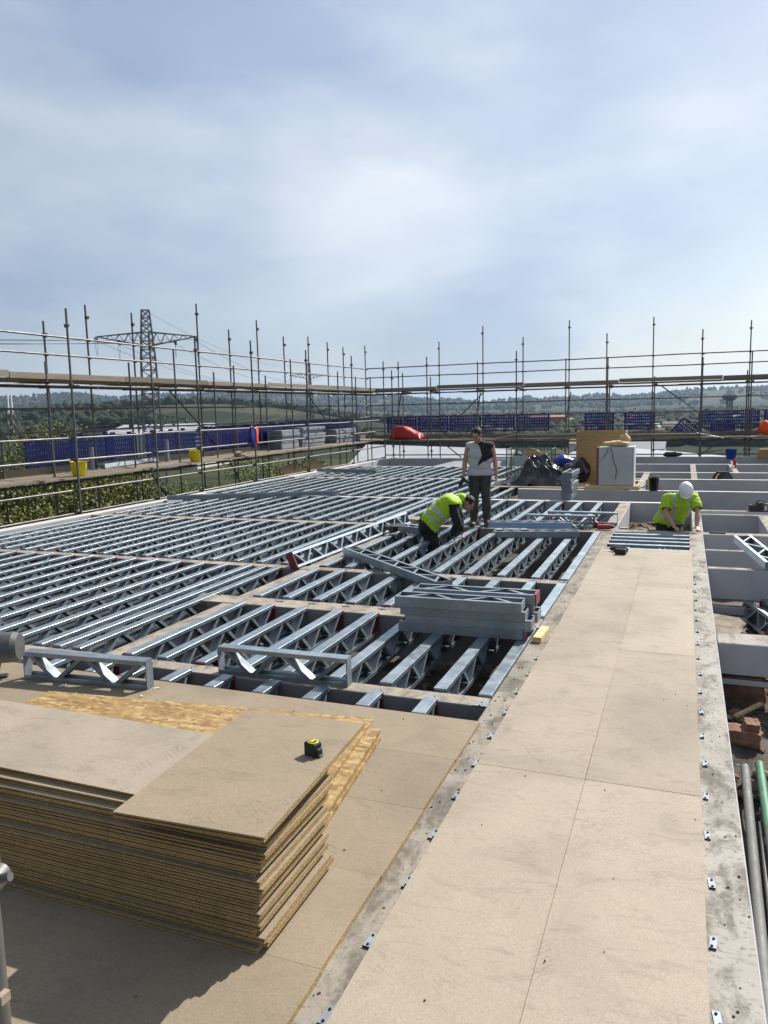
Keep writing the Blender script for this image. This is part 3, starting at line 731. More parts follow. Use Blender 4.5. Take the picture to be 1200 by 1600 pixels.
for z_ in (1.6, 1.13, 0.47, -0.03): ledger((XA-0.06, 4.5, z_), (XA-0.06, 31.6, z_), scL, 5)
for z_ in (3.92, 3.5): ledger((XC+0.06, 6.0, z_), (XC+0.06, 33.4, z_), scL, 5)
for z_ in (2.25, 1.72): ledger((XC+0.06, 6.0, z_), (XC+0.06, 33.4, z_), scL, 5, 'tube_dark')
for x in (XB+0.055, XC+0.055):
    ledger((x, 6.0, 2.745), (x, 33.0, 2.745), scL, 5, 'tube_dark'); ledger((x, 6.0, 0.605), (x, 33.0, 0.605), scL, 5, 'tube_dark')
    ledger((x, 6.0, -1.6), (x, 33.0, -1.6), scL, 5, 'tube_dark')
# braces on the left scaffold
for (y0, z0, y1, z1) in ((18.6, 2.75, 20.9, 1.1), (27.4, 2.7, 29.6, 1.3), (21.6, 0.5, 23.2, -1.6), (17.6, 0.4, 19.4, -1.6), (26, 0.4, 27.9, -1.6)):
    tube_part('brace', (XC-0.06, y0, z0), (XC-0.06, y1, z1), scL, 'tube_dark')
# decks: five boards wide, in lengths of 3.9 m
for i in range(8):
    y0 = 5.0+3.55*i; y1 = y0+3.55
    if y0 > 33: break
    for k in range(5 if y1 < 34 else 0):
        x1 = -12.98-0.18*k
        plank(x1-0.18, x1, y0+random.uniform(-.1, .1), min(y1, 33.4), 2.845, scL, along='y')
    for k in range(7):
        x1 = -12.36-0.222*k
        plank(x1-0.222, x1, y0+random.uniform(-.15, .15), min(y1, 33.4), 0.705, scL, along='y')
    plank(-12.94, -12.94, y0, min(y1, 33.4), 2.885+random.uniform(-.015, .012), scL, 'toe_board', random.choice([0.11, 0.14, 0.125]), 'y')
    plank(-13.86, -13.86, y0, min(y1, 33.4), 0.76, scL, 'toe_board', 0.15, 'y')
# far scaffold
Af = [(-11.95, 3.75), (-10.35, 4.25), (-6.5, 4.3), (-2.92, 4.8), (0.53, 4.75), (4.2, 4.5), (7.5, 4.6)]
Bf = [(-11.7, 3.65), (-10.4, 3.42), (-8.3, 3.98), (-6.62, 3.38), (-4.6, 3.95), (-2.86, 3.0), (-1.15, 3.1), (2.14, 3.2), (2.3, 3.88), (4.4, 3.4), (6.6, 3.7)]
Cf = [(-12.2, 4.2), (-10.26, 4.98), (-8.27, 5.53), (-6.52, 4.98), (-4.58, 5.55), (-3.02, 3.9), (-1.26, 5.47), (0.6, 3.8), (2.27, 5.12), (4.5, 5.2), (6.8, 5.0)]
for x, tp in Af:
    standard(x, YA, tp, scF)
    coup((x, YA+.03, 0.08), scF); coup((x, YA, 2.7), scF); coup((x, YA, tp-.35), scF); coup((x, YA, 0.45), scF)
    tube_part('transom', (x+0.06, YA-0.15, 2.72), (x+0.06, YC+0.2, 2.72), scF, 'tube_dark')
for x, tp in Bf:
    standard(x, YB, tp, scF); coup((x, YB, 2.78), scF); coup((x, YB, 0.6), scF); coup((x, YB, 0.2), scF)
    tube_part('transom', (x+0.06, YB-0.7, 0.63), (x+0.06, YC+0.2, 0.63), scF, 'tube_dark')
    tube_part('transom', (x+0.06, YB-0.15, 2.80), (x+0.06, YC+0.2, 2.80), scF, 'tube_dark')
for x, tp in Cf:
    standard(x, YC, tp, scF)
    for z_ in (3.94, 3.52, 2.26, 1.72, tp-.3): coup((x, YC-.03, z_), scF)
for z_ in (3.94, 3.52): ledger((-14.0, YC-0.06, z_), (8.6, YC-0.06, z_+0.01), scF, 5)
for z_ in (2.26, 1.72, 1.2): ledger((-14.0, YC-0.06, z_), (8.6, YC-0.06, z_-0.02), scF, 5, 'tube_dark')
ledger((-12.3, YA-0.06, 0.07), (8.6, YA-0.06, 0.09), scF, 4, 'tube_dark')
for y in (YB-0.055, YC-0.055):
    ledger((-13.6, y, 2.745), (8.6, y, 2.745), scF, 5, 'tube_dark'); ledger((-13.6, y, 0.575), (8.6, y, 0.575), scF, 5, 'tube_dark')
for (x0, z0, x1, z1) in ((-8.0, 2.75, -9.2, 1.6), (-0.95, 2.75, 0.55, 1.6), (-8.2, 2.7, -8.4, 1.3), (-11.8, 2.75, -12.05, 1.5), (-9.9, 0.55, -9.0, -0.15), (1.35, 0.6, 0.6, 0.0), (-4.4, 2.6, -4.75, 0.2)):
    tube_part('brace', (x0, YB+0.1, z0), (x1, YB+0.1, z1), scF, 'tube_dark')
for i in range(6):
    x0 = -13.9+3.8*i; x1 = x0+3.8
    for k in range(5):
        y0 = YB-0.03+0.2*k
        plank(x0+random.uniform(-.1, .1), x1, y0-0.02, y0+0.18, 2.845, scF)
        y0 = YA+0.10+0.29*k
        plank(x0+random.uniform(-.15, .15), x1, y0, y0+0.222, 0.68, scF)
    plank(x0, x1, YB-0.07, YB-0.07, 2.885+random.uniform(-.015, .012), scF, 'toe_board', random.choice([0.12, 0.15, 0.135]))
    plank(x0, x1, YC-0.03, YC-0.03, 0.74, scF, 'toe_board', 0.15)
# spare planks lying on the far deck
for i in range(4):
    o = plank(-7.4+0.25*i, -3.5+0.2*i, YA+0.15, YA+0.375, 0.735+0.041*i, None)
    o.name = 'spare_plank'
    tag(o, f'spare scaffold plank lying on the far deck, {["bottom", "second", "third", "top"][i]} of the pile beyond the black sheeting', 'plank', 'spare planks on the far scaffold')
for i in range(3):
    o = plank(-3.3+0.3*i, 0.5+0.2*i, YA+0.15, YA+0.375, 0.735+0.041*i, None); o.name = 'spare_plank'
    tag(o, f'spare plank, {["bottom", "middle", "top"][i]} of the small pile on the far deck behind the plywood box', 'plank', 'spare planks on the far scaffold')
# near pole at the left frame edge, with a coupler, and the tube end above it
t_ = thing('scaffold_pole', 'upright grey scaffold pole with coupler at the bottom left corner', 'scaffold pole', (-0.921, 0.731, 0))
b_ = MB(); b_.tube((0, 0, -1.2), (0, 0, 1.50), TR, 28, 0, hollow=0.88); b_.build('tube', 'tube', t_)
b_ = MB(); b_.tube((0, 0, -0.02), (0, 0, 0.02), 0.030, 24); b_.tube((0.022, -0.034, -0.014), (0.026, 0.012, -0.010), 0.017, 14); bevel(b_.build('coupler', 'tube', t_, (0.0, 0, 1.395), (0, 0, R(20))), 0.005)
b_ = MB(); b_.tube((0, 0, 0), (0.085, 0.02, 0.028), 0.0065, 10); b_.tube((0.028, 0.006, 0.009), (0.042, 0.01, 0.014), 0.014, 6)
b_.build('bolt', 'tube', t_, (-0.005, -0.035, 1.385))
b_ = MB(); b_.box((0.0, -0.01, -0.01), (0.014, 0.006, 0.004)); b_.build('tie', 'oldwood', t_, (0.02, 0, 1.21))
t_ = thing('scaffold_tube', 'blunt end of a horizontal silver tube entering at left over the joists', 'scaffold tube', (-1.0, 0.905, 1.6645))
b_ = MB(); b_.tube((-1.3, -0.72, -0.02), (-0.004, -0.002, 0), TR*1.02, 28, 0, caps=True)
b_.tube((-0.004, -0.002, 0), (0.004, 0.002, 0.0002), TR*1.02, 28, 0, r2=TR*0.86); b_.build('tube', 'tube', t_)
b_ = MB(); b_.box((-0.05, -0.02, -0.012), (0.0, 0.02, 0.012)); b_.tube((-0.03, 0, 0), (0.008, 0, 0.004), 0.009, 8); bevel(b_.build('rusty_fitting', 'coupler', t_, (-0.022, -0.02, 0.042), (0, 0, R(30))), 0.004)

b_ = MB(); n = 90
for i in range(n+1):
    y = 3.0+21.0*i/n
    for z_ in (-3.4, -2.6, -1.8, -1.0, -0.75): b_.v.append((-13.95+0.07*math.sin(i*1.1+z_)+0.04*math.sin(i*2.7), y, z_+0.06*math.sin(i*0.8)*(z_ > -1.2)))
for i in range(n):
    for k in range(4): a = i*5+k; b_.f.append([a, a+1, a+6, a+5]); b_.m.append(0); b_.sm.append(True)
tag(b_.build('debris_netting', 'netting'), 'dark green debris netting hung on the left scaffold below the deck', 'netting')
# ---- blue guard panels
def guard_mesh(Lx=1.45, H=0.72):
    k = ('guard', Lx, H)
    if k in _cache: return _cache[k]
    fr = MB(); g_ = MB(); w = 0.05
    fr.box((0, -0.014, 0), (Lx, 0.014, w)); fr.box((0, -0.014, H-w), (Lx, 0.014, H)); fr.box((0, -0.0135, w), (w, 0.0135, H-w)); fr.box((Lx-w, -0.0135, w), (Lx, 0.0135, H-w))
    for x in (0.2, Lx-0.35): fr.box((x, -0.02, H), (x+0.16, 0.02, H+0.05))
    nv = int(Lx/0.072)
    for i in range(1, nv): x = Lx*i/nv; g_.box((x-0.021, -0.007, w), (x+0.021, 0.007, H-w))
    for j in range(1, 5): zz = w+(H-2*w)*j/5; g_.box((w, -0.009, zz-0.026), (Lx-w, 0.009, zz+0.026))
    _cache[k] = (fr.mesh('frame', 'blue'), g_.mesh('grille', 'blue')); return _cache[k]
def guard(x, y, z, rz, label, ry=0, Lx=1.45, H=0.72):
    t_ = thing('guard_panel', label, 'barrier', (x, y, z), (R(random.uniform(-1.5, 1.5)), ry, R(rz)), 'blue guard panels on the scaffolds')
    f, g_ = guard_mesh(Lx, H); link('frame', f, t_); link('grille', g_, t_, kind='stuff'); return t_
gl = ['behind the nearer yellow tub', 'just past the nearer yellow tub', 'third along the left scaffold, beside the pale joist']
guard(-13.98, 13.35, 0.86, 90, 'blue slotted guard panel on the left scaffold '+gl[0])
guard(-13.98, 14.82, 0.88, 90, 'blue slotted guard panel on the left scaffold '+gl[1])
guard(-13.98, 16.0, 0.86, 90, 'blue slotted guard panel on the left scaffold, overlapping the pale joist', 0, 1.2)
for i in range(3): guard(-13.98, 17.6+1.45*i, 0.87, 90, f'blue slotted guard panel between pylon and further tub, {ORD[i]} from the left', 0, 1.4)
for i in range(4): guard(-13.98, 26.0+1.55*i, 0.98, 90, f'dark blue guard panel behind the grey wrapped packs, {ORD[i]} from the left', 0, 1.45)
for i in range(5): guard(-12.85+1.5*i, 33.40, 1.0, 0, f'blue slotted guard panel on the far scaffold, {ORD[i]} right of the corner')
guard(-3.95, 33.4, 0.98, 0, 'blue guard panel on the far scaffold above the plywood box left edge', 0, 1.2)
guard(-2.35, 33.4, 0.98, 0, 'blue guard panel on the far scaffold just right of the plywood box', 0, 1.2)
guard(-0.55, 33.4, 0.92, 0, 'blue guard panel tilted on its corner on the far scaffold', R(40), 0.9, 0.72)
guard(0.5, 33.4, 1.0, 0, 'blue guard panel upper of a pair right of the tilted panel', 0, 2.2, 0.72)
guard(0.95, 33.46, 0.74, 0, 'blue guard panel lower of a pair right of the tilted panel', 0, 0.9, 0.5)
guard(2.85, 33.4, 1.22, 0, 'blue guard panel at the far right end of the scaffold', 0, 1.45, 0.5)
# solid blue sheet with a few clear slots
b_ = MB(); n = 60
for i in range(n+1):
    y = 20.2+5.4*i/n; x = 0.03*math.sin(i*0.9)+0.02*math.sin(i*2.3)
    for z_ in (0.80, 1.05, 1.35, 1.66): b_.v.append((x+0.015*math.sin(z_*9+i), y, z_+0.012*math.sin(i*0.7)))
for i in range(n):
    for k in range(3): a = i*4+k; b_.f.append([a, a+1, a+5, a+4]); b_.m.append(0); b_.sm.append(True)
o = b_.build('blue_sheet', 'blue_dark', None, (-13.9, 0, 0)); o.modifiers.new('thick', 'SOLIDIFY').thickness = 0.006
tag(o, 'solid royal blue sheeting on the left scaffold behind the further yellow tub', 'sheeting')

# ================================================================== PROPS
def cloth_from(fn, nu, nv, name, mats, parent=None, thick=0.004, mf=None, loc=None, closed=False):
    b_ = MB()
    for j in range(nv+1):
        for i in range(nu+1): b_.v.append(tuple(fn(i/nu, j/nv)))
    for j in range(nv):
        for i in range(nu):
            a = j*(nu+1)+i; b_.f.append([a, a+1, a+nu+2, a+nu+1]); b_.m.append(mf(i/nu, j/nv) if mf else 0); b_.sm.append(True)
    o = b_.build(name, mats, parent, loc)
    if thick: o.modifiers.new('thick', 'SOLIDIFY').thickness = thick
    return o
def fr(x, y, z, s=1.0, o=5): return mnoise.fractal(Vector((x*s, y*s, z*s)), 0.8, 2.0, o)
# ---- tape measure on the cut piece
ZT = ztop+2*TH+0.001
t_ = thing('tape_measure', 'black and yellow tape measure on the topmost cut chipboard piece', 'tape measure', (-1.512, 2.915, ZT), (0, 0, R(-18)))
b_ = MB(); b_.box((-0.036, -0.026, 0), (0.030, 0.026, 0.062)); b_.box((0.028, -0.018, 0.002), (0.044, 0.018, 0.040)); bevel(b_.build('case', 'rubber', t_), 0.009, 3)
b_ = MB(); b_.lathe([(0.024, 0.062), (0.024, 0.0635), (0.019, 0.0638)], 24); b_.build('yellow_ring', 'yellow', t_)
b_ = MB(); b_.lathe([(0.018, 0.0625), (0.018, 0.0648)], 20); b_.build('black_disc', 'black', t_)
b_ = MB(); b_.box((-0.006, -0.012, 0.0645), (0.004, 0.012, 0.0655)); b_.box((-0.013, -0.009, 0.0645), (-0.010, 0.009, 0.0655)); b_.build('logo', 'yellow', t_)
b_ = MB(); b_.box((0.040, -0.010, 0.002), (0.050, 0.010, 0.012)); b_.build('end_hook', 'galv', t_)
# ---- tubs
def tub(x, y, label, rz):
    t_ = thing('tub', label, 'tub', (x, y, 0.752), (0, 0, rz), 'yellow tubs on the left scaffold')
    b_ = MB(); b_.lathe([(0.130, 0), (0.150, 0.03), (0.178, 0.31), (0.186, 0.318), (0.176, 0.318), (0.146, 0.04), (0.12, 0.02)], 28); b_.build('body', 'yellow', t_)
    for sg in (-1, 1):
        b_ = MB(); pts = [(sg*0.18, -0.05, 0.30), (sg*0.205, -0.045, 0.35), (sg*0.21, 0, 0.365), (sg*0.205, 0.045, 0.35), (sg*0.18, 0.05, 0.30)]
        b_.path(pts, 0.013, 8); b_.build('handle', 'yellow', t_)
tub(-12.55, 13.45, 'nearer yellow flexible tub on the left scaffold deck', 0.4)
tub(-12.62, 17.95, 'further yellow flexible tub on the left scaffold deck', 1.0)
# ---- hi vis vest on the pole
t_ = thing('hanging_jacket', 'orange and dark work jacket hanging on a left scaffold pole', 'jacket', (-12.27, 20.5, 1.62))
def jk(u, v):
    a = u*2*math.pi; w = 0.10+0.14*math.sin(v*2.2+0.5); w *= (1-0.55*max(0, v-0.75)/0.25)
    k = 1+0.16*math.sin(a*5+v*3)
    return (0.55*w*math.sin(a)*k*0.8, w*math.cos(a)*k+0.02*math.sin(v*9), -0.64*v+0.03*math.sin(a*3))
cloth_from(jk, 36, 22, 'jacket_cloth', ['orange', 'blue_dark'], t_, 0.006, lambda u, v: 0 if (0.62 < u or u < 0.24) and v < 0.86 else 1)
# ---- cylinders standing on the deck, packs, small bag
for y, h in ((14.9, 0.56), (17.85, 0.63)):
    t_ = thing('plastic_pipe', f'grey upright pipe on the left scaffold deck {"behind the nearer tub" if y < 16 else "left of the further tub"}', 'pipe', (-13.5, y, 0.752), group='upright pipes on the left scaffold')
    b_ = MB(); b_.tube((0, 0, 0), (-0.01, 0.02, h), 0.062, 16, 0, hollow=0.9); b_.build('pipe_wall', 'insul', t_)
for (y0, y1, h, lab) in ((23.9, 25.3, 0.66, 'left of two stacks of grey wrapped packs on the left scaffold'), (25.5, 27.5, 0.72, 'middle stack of grey wrapped packs on the left scaffold'), (28.5, 31.1, 0.55, 'right long stack of grey wrapped packs near the scaffold corner')):
    t_ = thing('wrapped_packs', lab, 'packs', (-13.45, y0, 0.75), group='grey wrapped packs')
    n = 6
    for k in range(n):
        b_ = MB(); b_.box((-0.28, random.uniform(0, .08), h*k/n+0.003), (0.26+random.uniform(-.05, .05), y1-y0-random.uniform(0, .12), h*(k+1)/n)); bevel(b_.build('pack', 'insul', t_), 0.012, 2)
t_ = MB()
t_.ell((0, 0, 0.06), (0.14, 0.18, 0.10)); t_.ell((0.05, 0.14, 0.045), (0.09, 0.11, 0.07))
tag(t_.build('cloth_bundle', 'oldwood', None, (-12.7, 20.3, 0.745)), 'small brown bundle on the left scaffold deck below the hanging jacket', 'bundle')
# lower lift with loose sheets
for k in range(5):
    for i in range(3): plank(-13.6+0.225*k, -13.4+0.225*k, 20.5+3.9*i, 24.4+3.9*i, -0.50, scL, along='y')
for i, (y, rz, lab) in enumerate(((24.2, 8, 'tan plywood offcut leaning below the left scaffold deck, left of two'), (26.0, 14, 'tan plywood offcut leaning below the left scaffold deck, right of two'))):
    b_ = MB(); b_.box((-0.5, -0.8, -0.009), (0.5, 0.8, 0.009)); tag(b_.build('plywood_offcut', 'timber', None, (-12.75, y, -0.13), (R(4), R(38), R(rz))), lab, 'plywood', 'plywood offcuts')
# ---- red tarpaulin mound on the far deck
def red(u, v):
    x = -0.78+1.5*u; yy = -0.5+1.0*v
    prof = 0.56*smooth(0, 0.10, np.array(u))*(1-0.62*smooth(0.35, 1.0, np.array(u)))*(1-smooth(0.93, 1.0, np.array(u)))
    e = 1-abs(v-0.5)**4*16
    return (x+0.03*fr(u*3, v*3, 1), yy, max(0.0, float(prof)*max(0, e)) + 0.025*abs(fr(u*4, v*4, 2)))
o = cloth_from(red, 34, 20, 'red_tarpaulin', 'redtarp', None, 0.006, loc=(-11.5, 32.5, 0.745)); tag(o, 'red tarpaulin draped over a mound on the far deck near the corner', 'tarpaulin')
# ---- platform and black sheeting heap
for k in range(4):
    o = board(-4.75+0.62*k, -4.14+0.62*k, 19.38, 21.6, roof, 0.02, 0.03, 'platform_board', mats=('timber', 'timber'))
def heap(u, v):
    x, y = -0.95+1.95*u, -0.75+1.5*v
    r_ = math.hypot((u-0.55)/0.5, (v-0.5)/0.5)
    base = (0.36+0.14*math.exp(-((u-0.60)/0.2)**2))*max(0, 1-r_**1.7)*(1+0.45*fr(u*2.0, v*2.0, 7, 1, 2))
    rid = 1-min(1, 1.6*abs(fr(u*2.3, v*2.3, 3.3, 1, 2))); rid2 = 1-min(1, 1.5*abs(fr(u*5, v*5, 1.3, 1, 2)))
    z_ = base + 0.20*(rid**4)*(0.4+max(0, 1-r_)) + 0.09*rid2**3*max(0, 1.1-r_) + 0.055*(1-min(1, 1.6*abs(fr(u*8.5, v*8.5, 4.4, 1, 3))))**2*max(0, 1.1-r_)
    return (x+0.07*fr(u*4, v*4, 9, 1, 2), y+0.07*fr(u*4, v*4, 19, 1, 2), max(0.0, z_-0.03) if r_ < 1.15 else 0.0+0.02*rid2)
o = cloth_from(heap, 110, 90, 'black_sheeting', 'polythene', None, 0.003, loc=(-3.72, 20.25, 0.03)); tag(o, 'crumpled glossy black polythene sheeting heaped right of the standing man', 'sheeting')
# cage
t_ = thing('wire_cage', 'open green grey wire mesh cage behind the black sheeting', 'cage', (-4.62, 21.2, 0.0))
b_ = MB()
for x in (0, 1.25):
    for y in (0, 0.7): b_.tube((x, y, 0.02), (x, y, 0.88), 0.014, 6)
for z_ in (0.04, 0.87):
    for y in (0, 0.7): b_.tube((0, y, z_), (1.25, y, z_), 0.012, 6)
    for x in (0, 1.25): b_.tube((x, 0, z_), (x, 0.7, z_), 0.012, 6)
b_.build('cage_frame', 'cagew', t_)
b_ = MB()
for i in range(1, 12):
    x = 1.25*i/12
    for y in (0, 0.7): b_.tube((x, y, 0.04), (x, y, 0.87), 0.004, 4)
for i in range(1, 7):
    for x in (0, 1.25): b_.tube((x, 0.7*i/7, 0.04), (x, 0.7*i/7, 0.87), 0.004, 4)
for k in range(1, 7):
    z_ = 0.04+0.83*k/7
    for y in (0, 0.7): b_.tube((0, y, z_), (1.25, y, z_), 0.004, 4)
b_.build('mesh_wires', 'cagew', t_, kind='stuff')
b_ = MB(); b_.box((0.25, -0.03, 0.42), (0.6, -0.02, 0.68)); b_.build('sign_plate', 'cabinet', t_)
def reel(name, label, loc, rot, rad, w, col, col2):
    t_ = thing(name, label, 'cable reel', loc, rot)
    for sg in (-1, 1):
        b_ = MB(); b_.lathe([(0.03, sg*w/2-0.012), (rad, sg*w/2-0.012), (rad, sg*w/2+0.012), (0.03, sg*w/2+0.012)], 28); b_.build('flange', col, t_)
    b_ = MB()
    for k in range(7): b_.lathe([(rad*0.72, -w/2+0.02+(w-0.04)*k/7), (rad*0.78, -w/2+0.02+(w-0.04)*(k+.5)/7), (rad*0.72, -w/2+0.02+(w-0.04)*(k+1)/7)], 24, 0, capb=False, capt=False)
    b_.build('wound_cable', col2, t_)
    return t_
reel('cable_reel', 'orange and brown cable reel leaning inside the wire cage', (-3.95, 21.55, 0.62), (R(72), R(12), R(15)), 0.24, 0.16, 'ply', 'orange')
reel('cable_reel', 'black and yellow cable reel standing behind a right-hand grey beam', (0.98, 22.62, -0.06), (R(85), 0, R(35)), 0.24, 0.2, 'black', 'yellow')
beam(0.5, 1.45, 22.40, 22.95, 0.12, 'conc_pale', 'beamside', -0.31, 'ledge')
# blue bag and black bag
def bag(name, label, loc, r3, mat_, seed, cat='bag'):
    b_ = MB(); b_.ell((0, 0, r3[2]*0.9), r3, nu=26, nv=16)
    vv = []
    for v in b_.v:
        q = Vector(v); k = 1+0.22*fr(q.x*4+seed, q.y*4, q.z*4, 1.2); z_ = max(0, q.z*k)
        vv.append((q.x*k, q.y*k, z_))
    b_.v = vv
    return tag(b_.build(name, mat_, None, loc), label, cat)
for k in range(3):
    board(-3.55+0.62*k, -2.93+0.62*k, 21.65, 22.2, roof, 0.0, 0.03, 'platform_board', mats=('oldwood', 'oldwood'))
b__ = MB(); b__.box((-3.45, 21.35, 0.022), (-2.75, 21.85, 0.36)); tag(bevel(b__.build('carton', 'oldwood'), .01), 'tan carton under the blue bag beside the black sheeting', 'carton')
bag('blue_bag', 'bright blue plastic bag on top beside the plywood box', (-3.08, 21.6, 0.36), (0.30, 0.22, 0.16), 'blue_b', 1)
bag('black_bag', 'black sack between the blue bag and the plywood box', (-2.6, 20.7, 0.03), (0.34, 0.30, 0.30), 'polythene', 4)
bag('black_bag', 'low black sack on the far roof edge below the tilted guard panel', (-0.45, 31.4, 0.0), (0.36, 0.12, 0.1), 'polythene', 8)
bag('orange_sack', 'orange sack at the far right end of the far scaffold', (2.9, 32.6, 0.76), (0.34, 0.25, 0.26), 'orange', 3, 'sack')
# plywood box
t_ = thing('plywood_box', 'tall golden plywood box behind the white cabinet', 'box', (-2.66, 20.75, 0.0))
W_, D_, H_ = 1.25, 0.55, 1.36
b_ = MB(); b_.box((0, 0, 0), (W_, 0.018, H_)); b_.build('front_panel', 'ply', t_)
b_ = MB(); b_.box((0, D_-0.018, 0), (W_, D_, H_)); b_.build('back_panel', 'ply', t_)
for x in (0, W_-0.018):
    b_ = MB(); b_.box((x, 0.019, 0), (x+0.018, D_-0.019, H_-0.002)); b_.build('side_panel', 'ply', t_)
b_ = MB(); b_.box((0.02, 0.02, 0.05), (W_-0.02, D_-0.02, 0.07)); b_.build('base_panel', 'ply', t_)
# white cabinet on bearers
t_ = thing('cabinet', 'white metal cabinet panel with a drooping cable before the plywood box', 'cabinet', (-1.95, 19.45, 0.07))
b_ = MB(); b_.box((0, 0, 0), (0.80, 0.42, 0.94)); bevel(b_.build('body', 'cabinet', t_), 0.012)
b_ = MB(); b_.box((0.803, -0.012, -0.03), (0.835, 0.44, 0.95)); b_.build('edge_strip', 'white', t_)
b_ = MB(); b_.box((-0.06, 0.02, 0.02), (-0.002, 0.40, 0.93)); b_.build('red_side', 'brick', t_)
b_ = MB(); pts = [(0.22, -0.012, 0.94), (0.20, -0.02, 0.80), (0.05, -0.016, 0.62)]; b_.path(pts, 0.006, 6)
pts = [(0.26+0.16*math.sin(k/14*1.6)+0.02*math.sin(k*0.8), -0.02, 0.94-0.78*(k/14)) for k in range(15)]; b_.path(pts, 0.007, 6)
b_.build('cable', 'wire', t_)
for y in (19.38, 19.72):
    b_ = MB(); b_.box((-2.25, y, -0.018), (-1.0, y+0.13, 0.068)); tag(b_.build('bearer', 'timber'), f'timber bearer under the white cabinet, {"front" if y < 19.5 else "rear"}', 'timber', 'bearers under the cabinet')
bag('gold_foil', 'crumpled pale foil on top of the white cabinet', (-1.55, 19.65, 1.011), (0.30, 0.15, 0.08), 'timber', 12, 'foil')
bag('gold_foil', 'crumpled shiny scrap above the white cabinet, right', (-1.36, 19.75, 1.011), (0.13, 0.1, 0.16), 'timber', 15, 'foil')
# hose
b_ = MB(); pts = [(-1.05+0.6*k/24, 19.27+0.05*math.sin(k/24*3), -0.015+0.10*math.sin(k/24*math.pi)) for k in range(25)]; b_.path(pts, 0.012, 6)
tag(b_.build('hose', 'rubber'), 'black hose arching from the white cabinet to the black bucket', 'hose')
# buckets
def bucket(name, label, loc, r_, h, mat_, rz=0):
    t_ = thing(name, label, 'bucket', loc, (0, 0, rz))
    b_ = MB(); b_.lathe([(r_*0.78, 0), (r_*0.8, 0.005), (r_, h), (r_*1.06, h), (r_*1.06, h-0.03), (r_*0.99, h-0.032)], 24, capt=False); b_.lathe([(r_*0.76, 0.01), (r_*0.96, h-0.002)], 24, capt=False); b_.build('body', mat_, t_)
    b_ = MB(); b_.path([(r_*1.05*math.cos(a), 0.25*r_+0.2*r_*math.sin(a), h-0.02+r_*0.55*math.sin(a)) for a in [math.pi*k/12 for k in range(13)]], 0.006, 6); b_.build('handle', 'galv', t_)
    return t_
t_ = bucket('bucket', 'black bucket standing on the grey beam right of the cabinet', (-0.66, 19.285, -0.018), 0.125, 0.31, 'black')
b_ = MB(); b_.box((-0.128, -0.07, 0.08), (-0.10, 0.06, 0.27)); b_.build('yellow_label', 'yellow', t_)
bucket('bucket', 'blue bucket on the stringer at the far right roof edge', (1.57, 30.4, -0.022), 0.19, 0.36, 'blue_b', 0.5)
t_ = thing('bottle', 'red bottle standing near the far right roof edge', 'bottle', (1.47, 26.3, -0.02))
b_ = MB(); b_.lathe([(0.05, 0), (0.052, 0.02), (0.052, 0.22), (0.02, 0.27)], 16); b_.build('body', 'red', t_)
b_ = MB(); b_.lathe([(0.022, 0.27), (0.022, 0.31)], 12); b_.build('cap', 'red', t_)
b_ = MB(); b_.lathe([(0.035, 0), (0.045, 0.1), (0.043, 0.1), (0.033, 0.005)], 14); tag(b_.build('cup', 'white', None, (1.41, 26.0, -0.02)), 'small white cup beside the red bottle', 'cup')
# timber crate, plank, tool bag, level
t_ = thing('timber_stack', 'dark brown timber stack at the far right on the roof edge', 'timber stack', (2.5, 31.05, 0.0))
for k in range(4):
    b_ = MB(); b_.box((0.02*k, 0, 0.075*k), (0.8-0.03*k, 0.24, 0.075*k+0.072)); b_.build('timber', 'ply', t_)
b_ = MB(); b_.box((-0.5, -0.1, 0), (0.5, 0.1, 0.03)); tag(b_.build('white_plank', 'white', None, (0.9, 32.0, 0.76), (R(4), R(12), R(12))), 'white plank lying on the far deck under the upper guard panel', 'plank')
t_ = thing('tool_bag', 'black tool bag on the right-hand beam at the frame edge', 'tool bag', (1.36, 15.86, -0.022), (0, 0, R(4)))
b_ = MB(); b_.box((-0.2, -0.08, 0), (0.24, 0.08, 0.13)); b_.ell((0.0, 0, 0.12), (0.18, 0.07, 0.05)); bevel(b_.build('body', 'rubber', t_), 0.02)
b_ = MB(); b_.path([(-0.1+0.2*k/8, 0, 0.15+0.06*math.sin(k/8*math.pi)) for k in range(9)], 0.01, 6); b_.build('handle', 'black', t_)
b_ = MB(); b_.box((0.05, -0.084, 0.03), (0.10, -0.078, 0.11)); b_.build('pocket_tag', 'cabinet', t_)
b_ = MB(); b_.box((-0.12, -0.02, 0), (0.12, 0.02, 0.022)); tag(bevel(b_.build('spirit_level', 'black', None, (0.52, 13.06, -0.026), (0, 0, R(-2))), .003), 'short black spirit level on the beam right of the helmeted worker', 'spirit level')
b_ = MB(); b_.box((-0.037, -0.19, 0), (0.037, 0.19, 0.05)); tag(bevel(b_.build('timber_block', 'timber', None, (-1.155, 6.73, -0.022), (0, 0, R(-2))), .002), 'pale timber block on the concrete strip beside the stacked joists', 'timber')
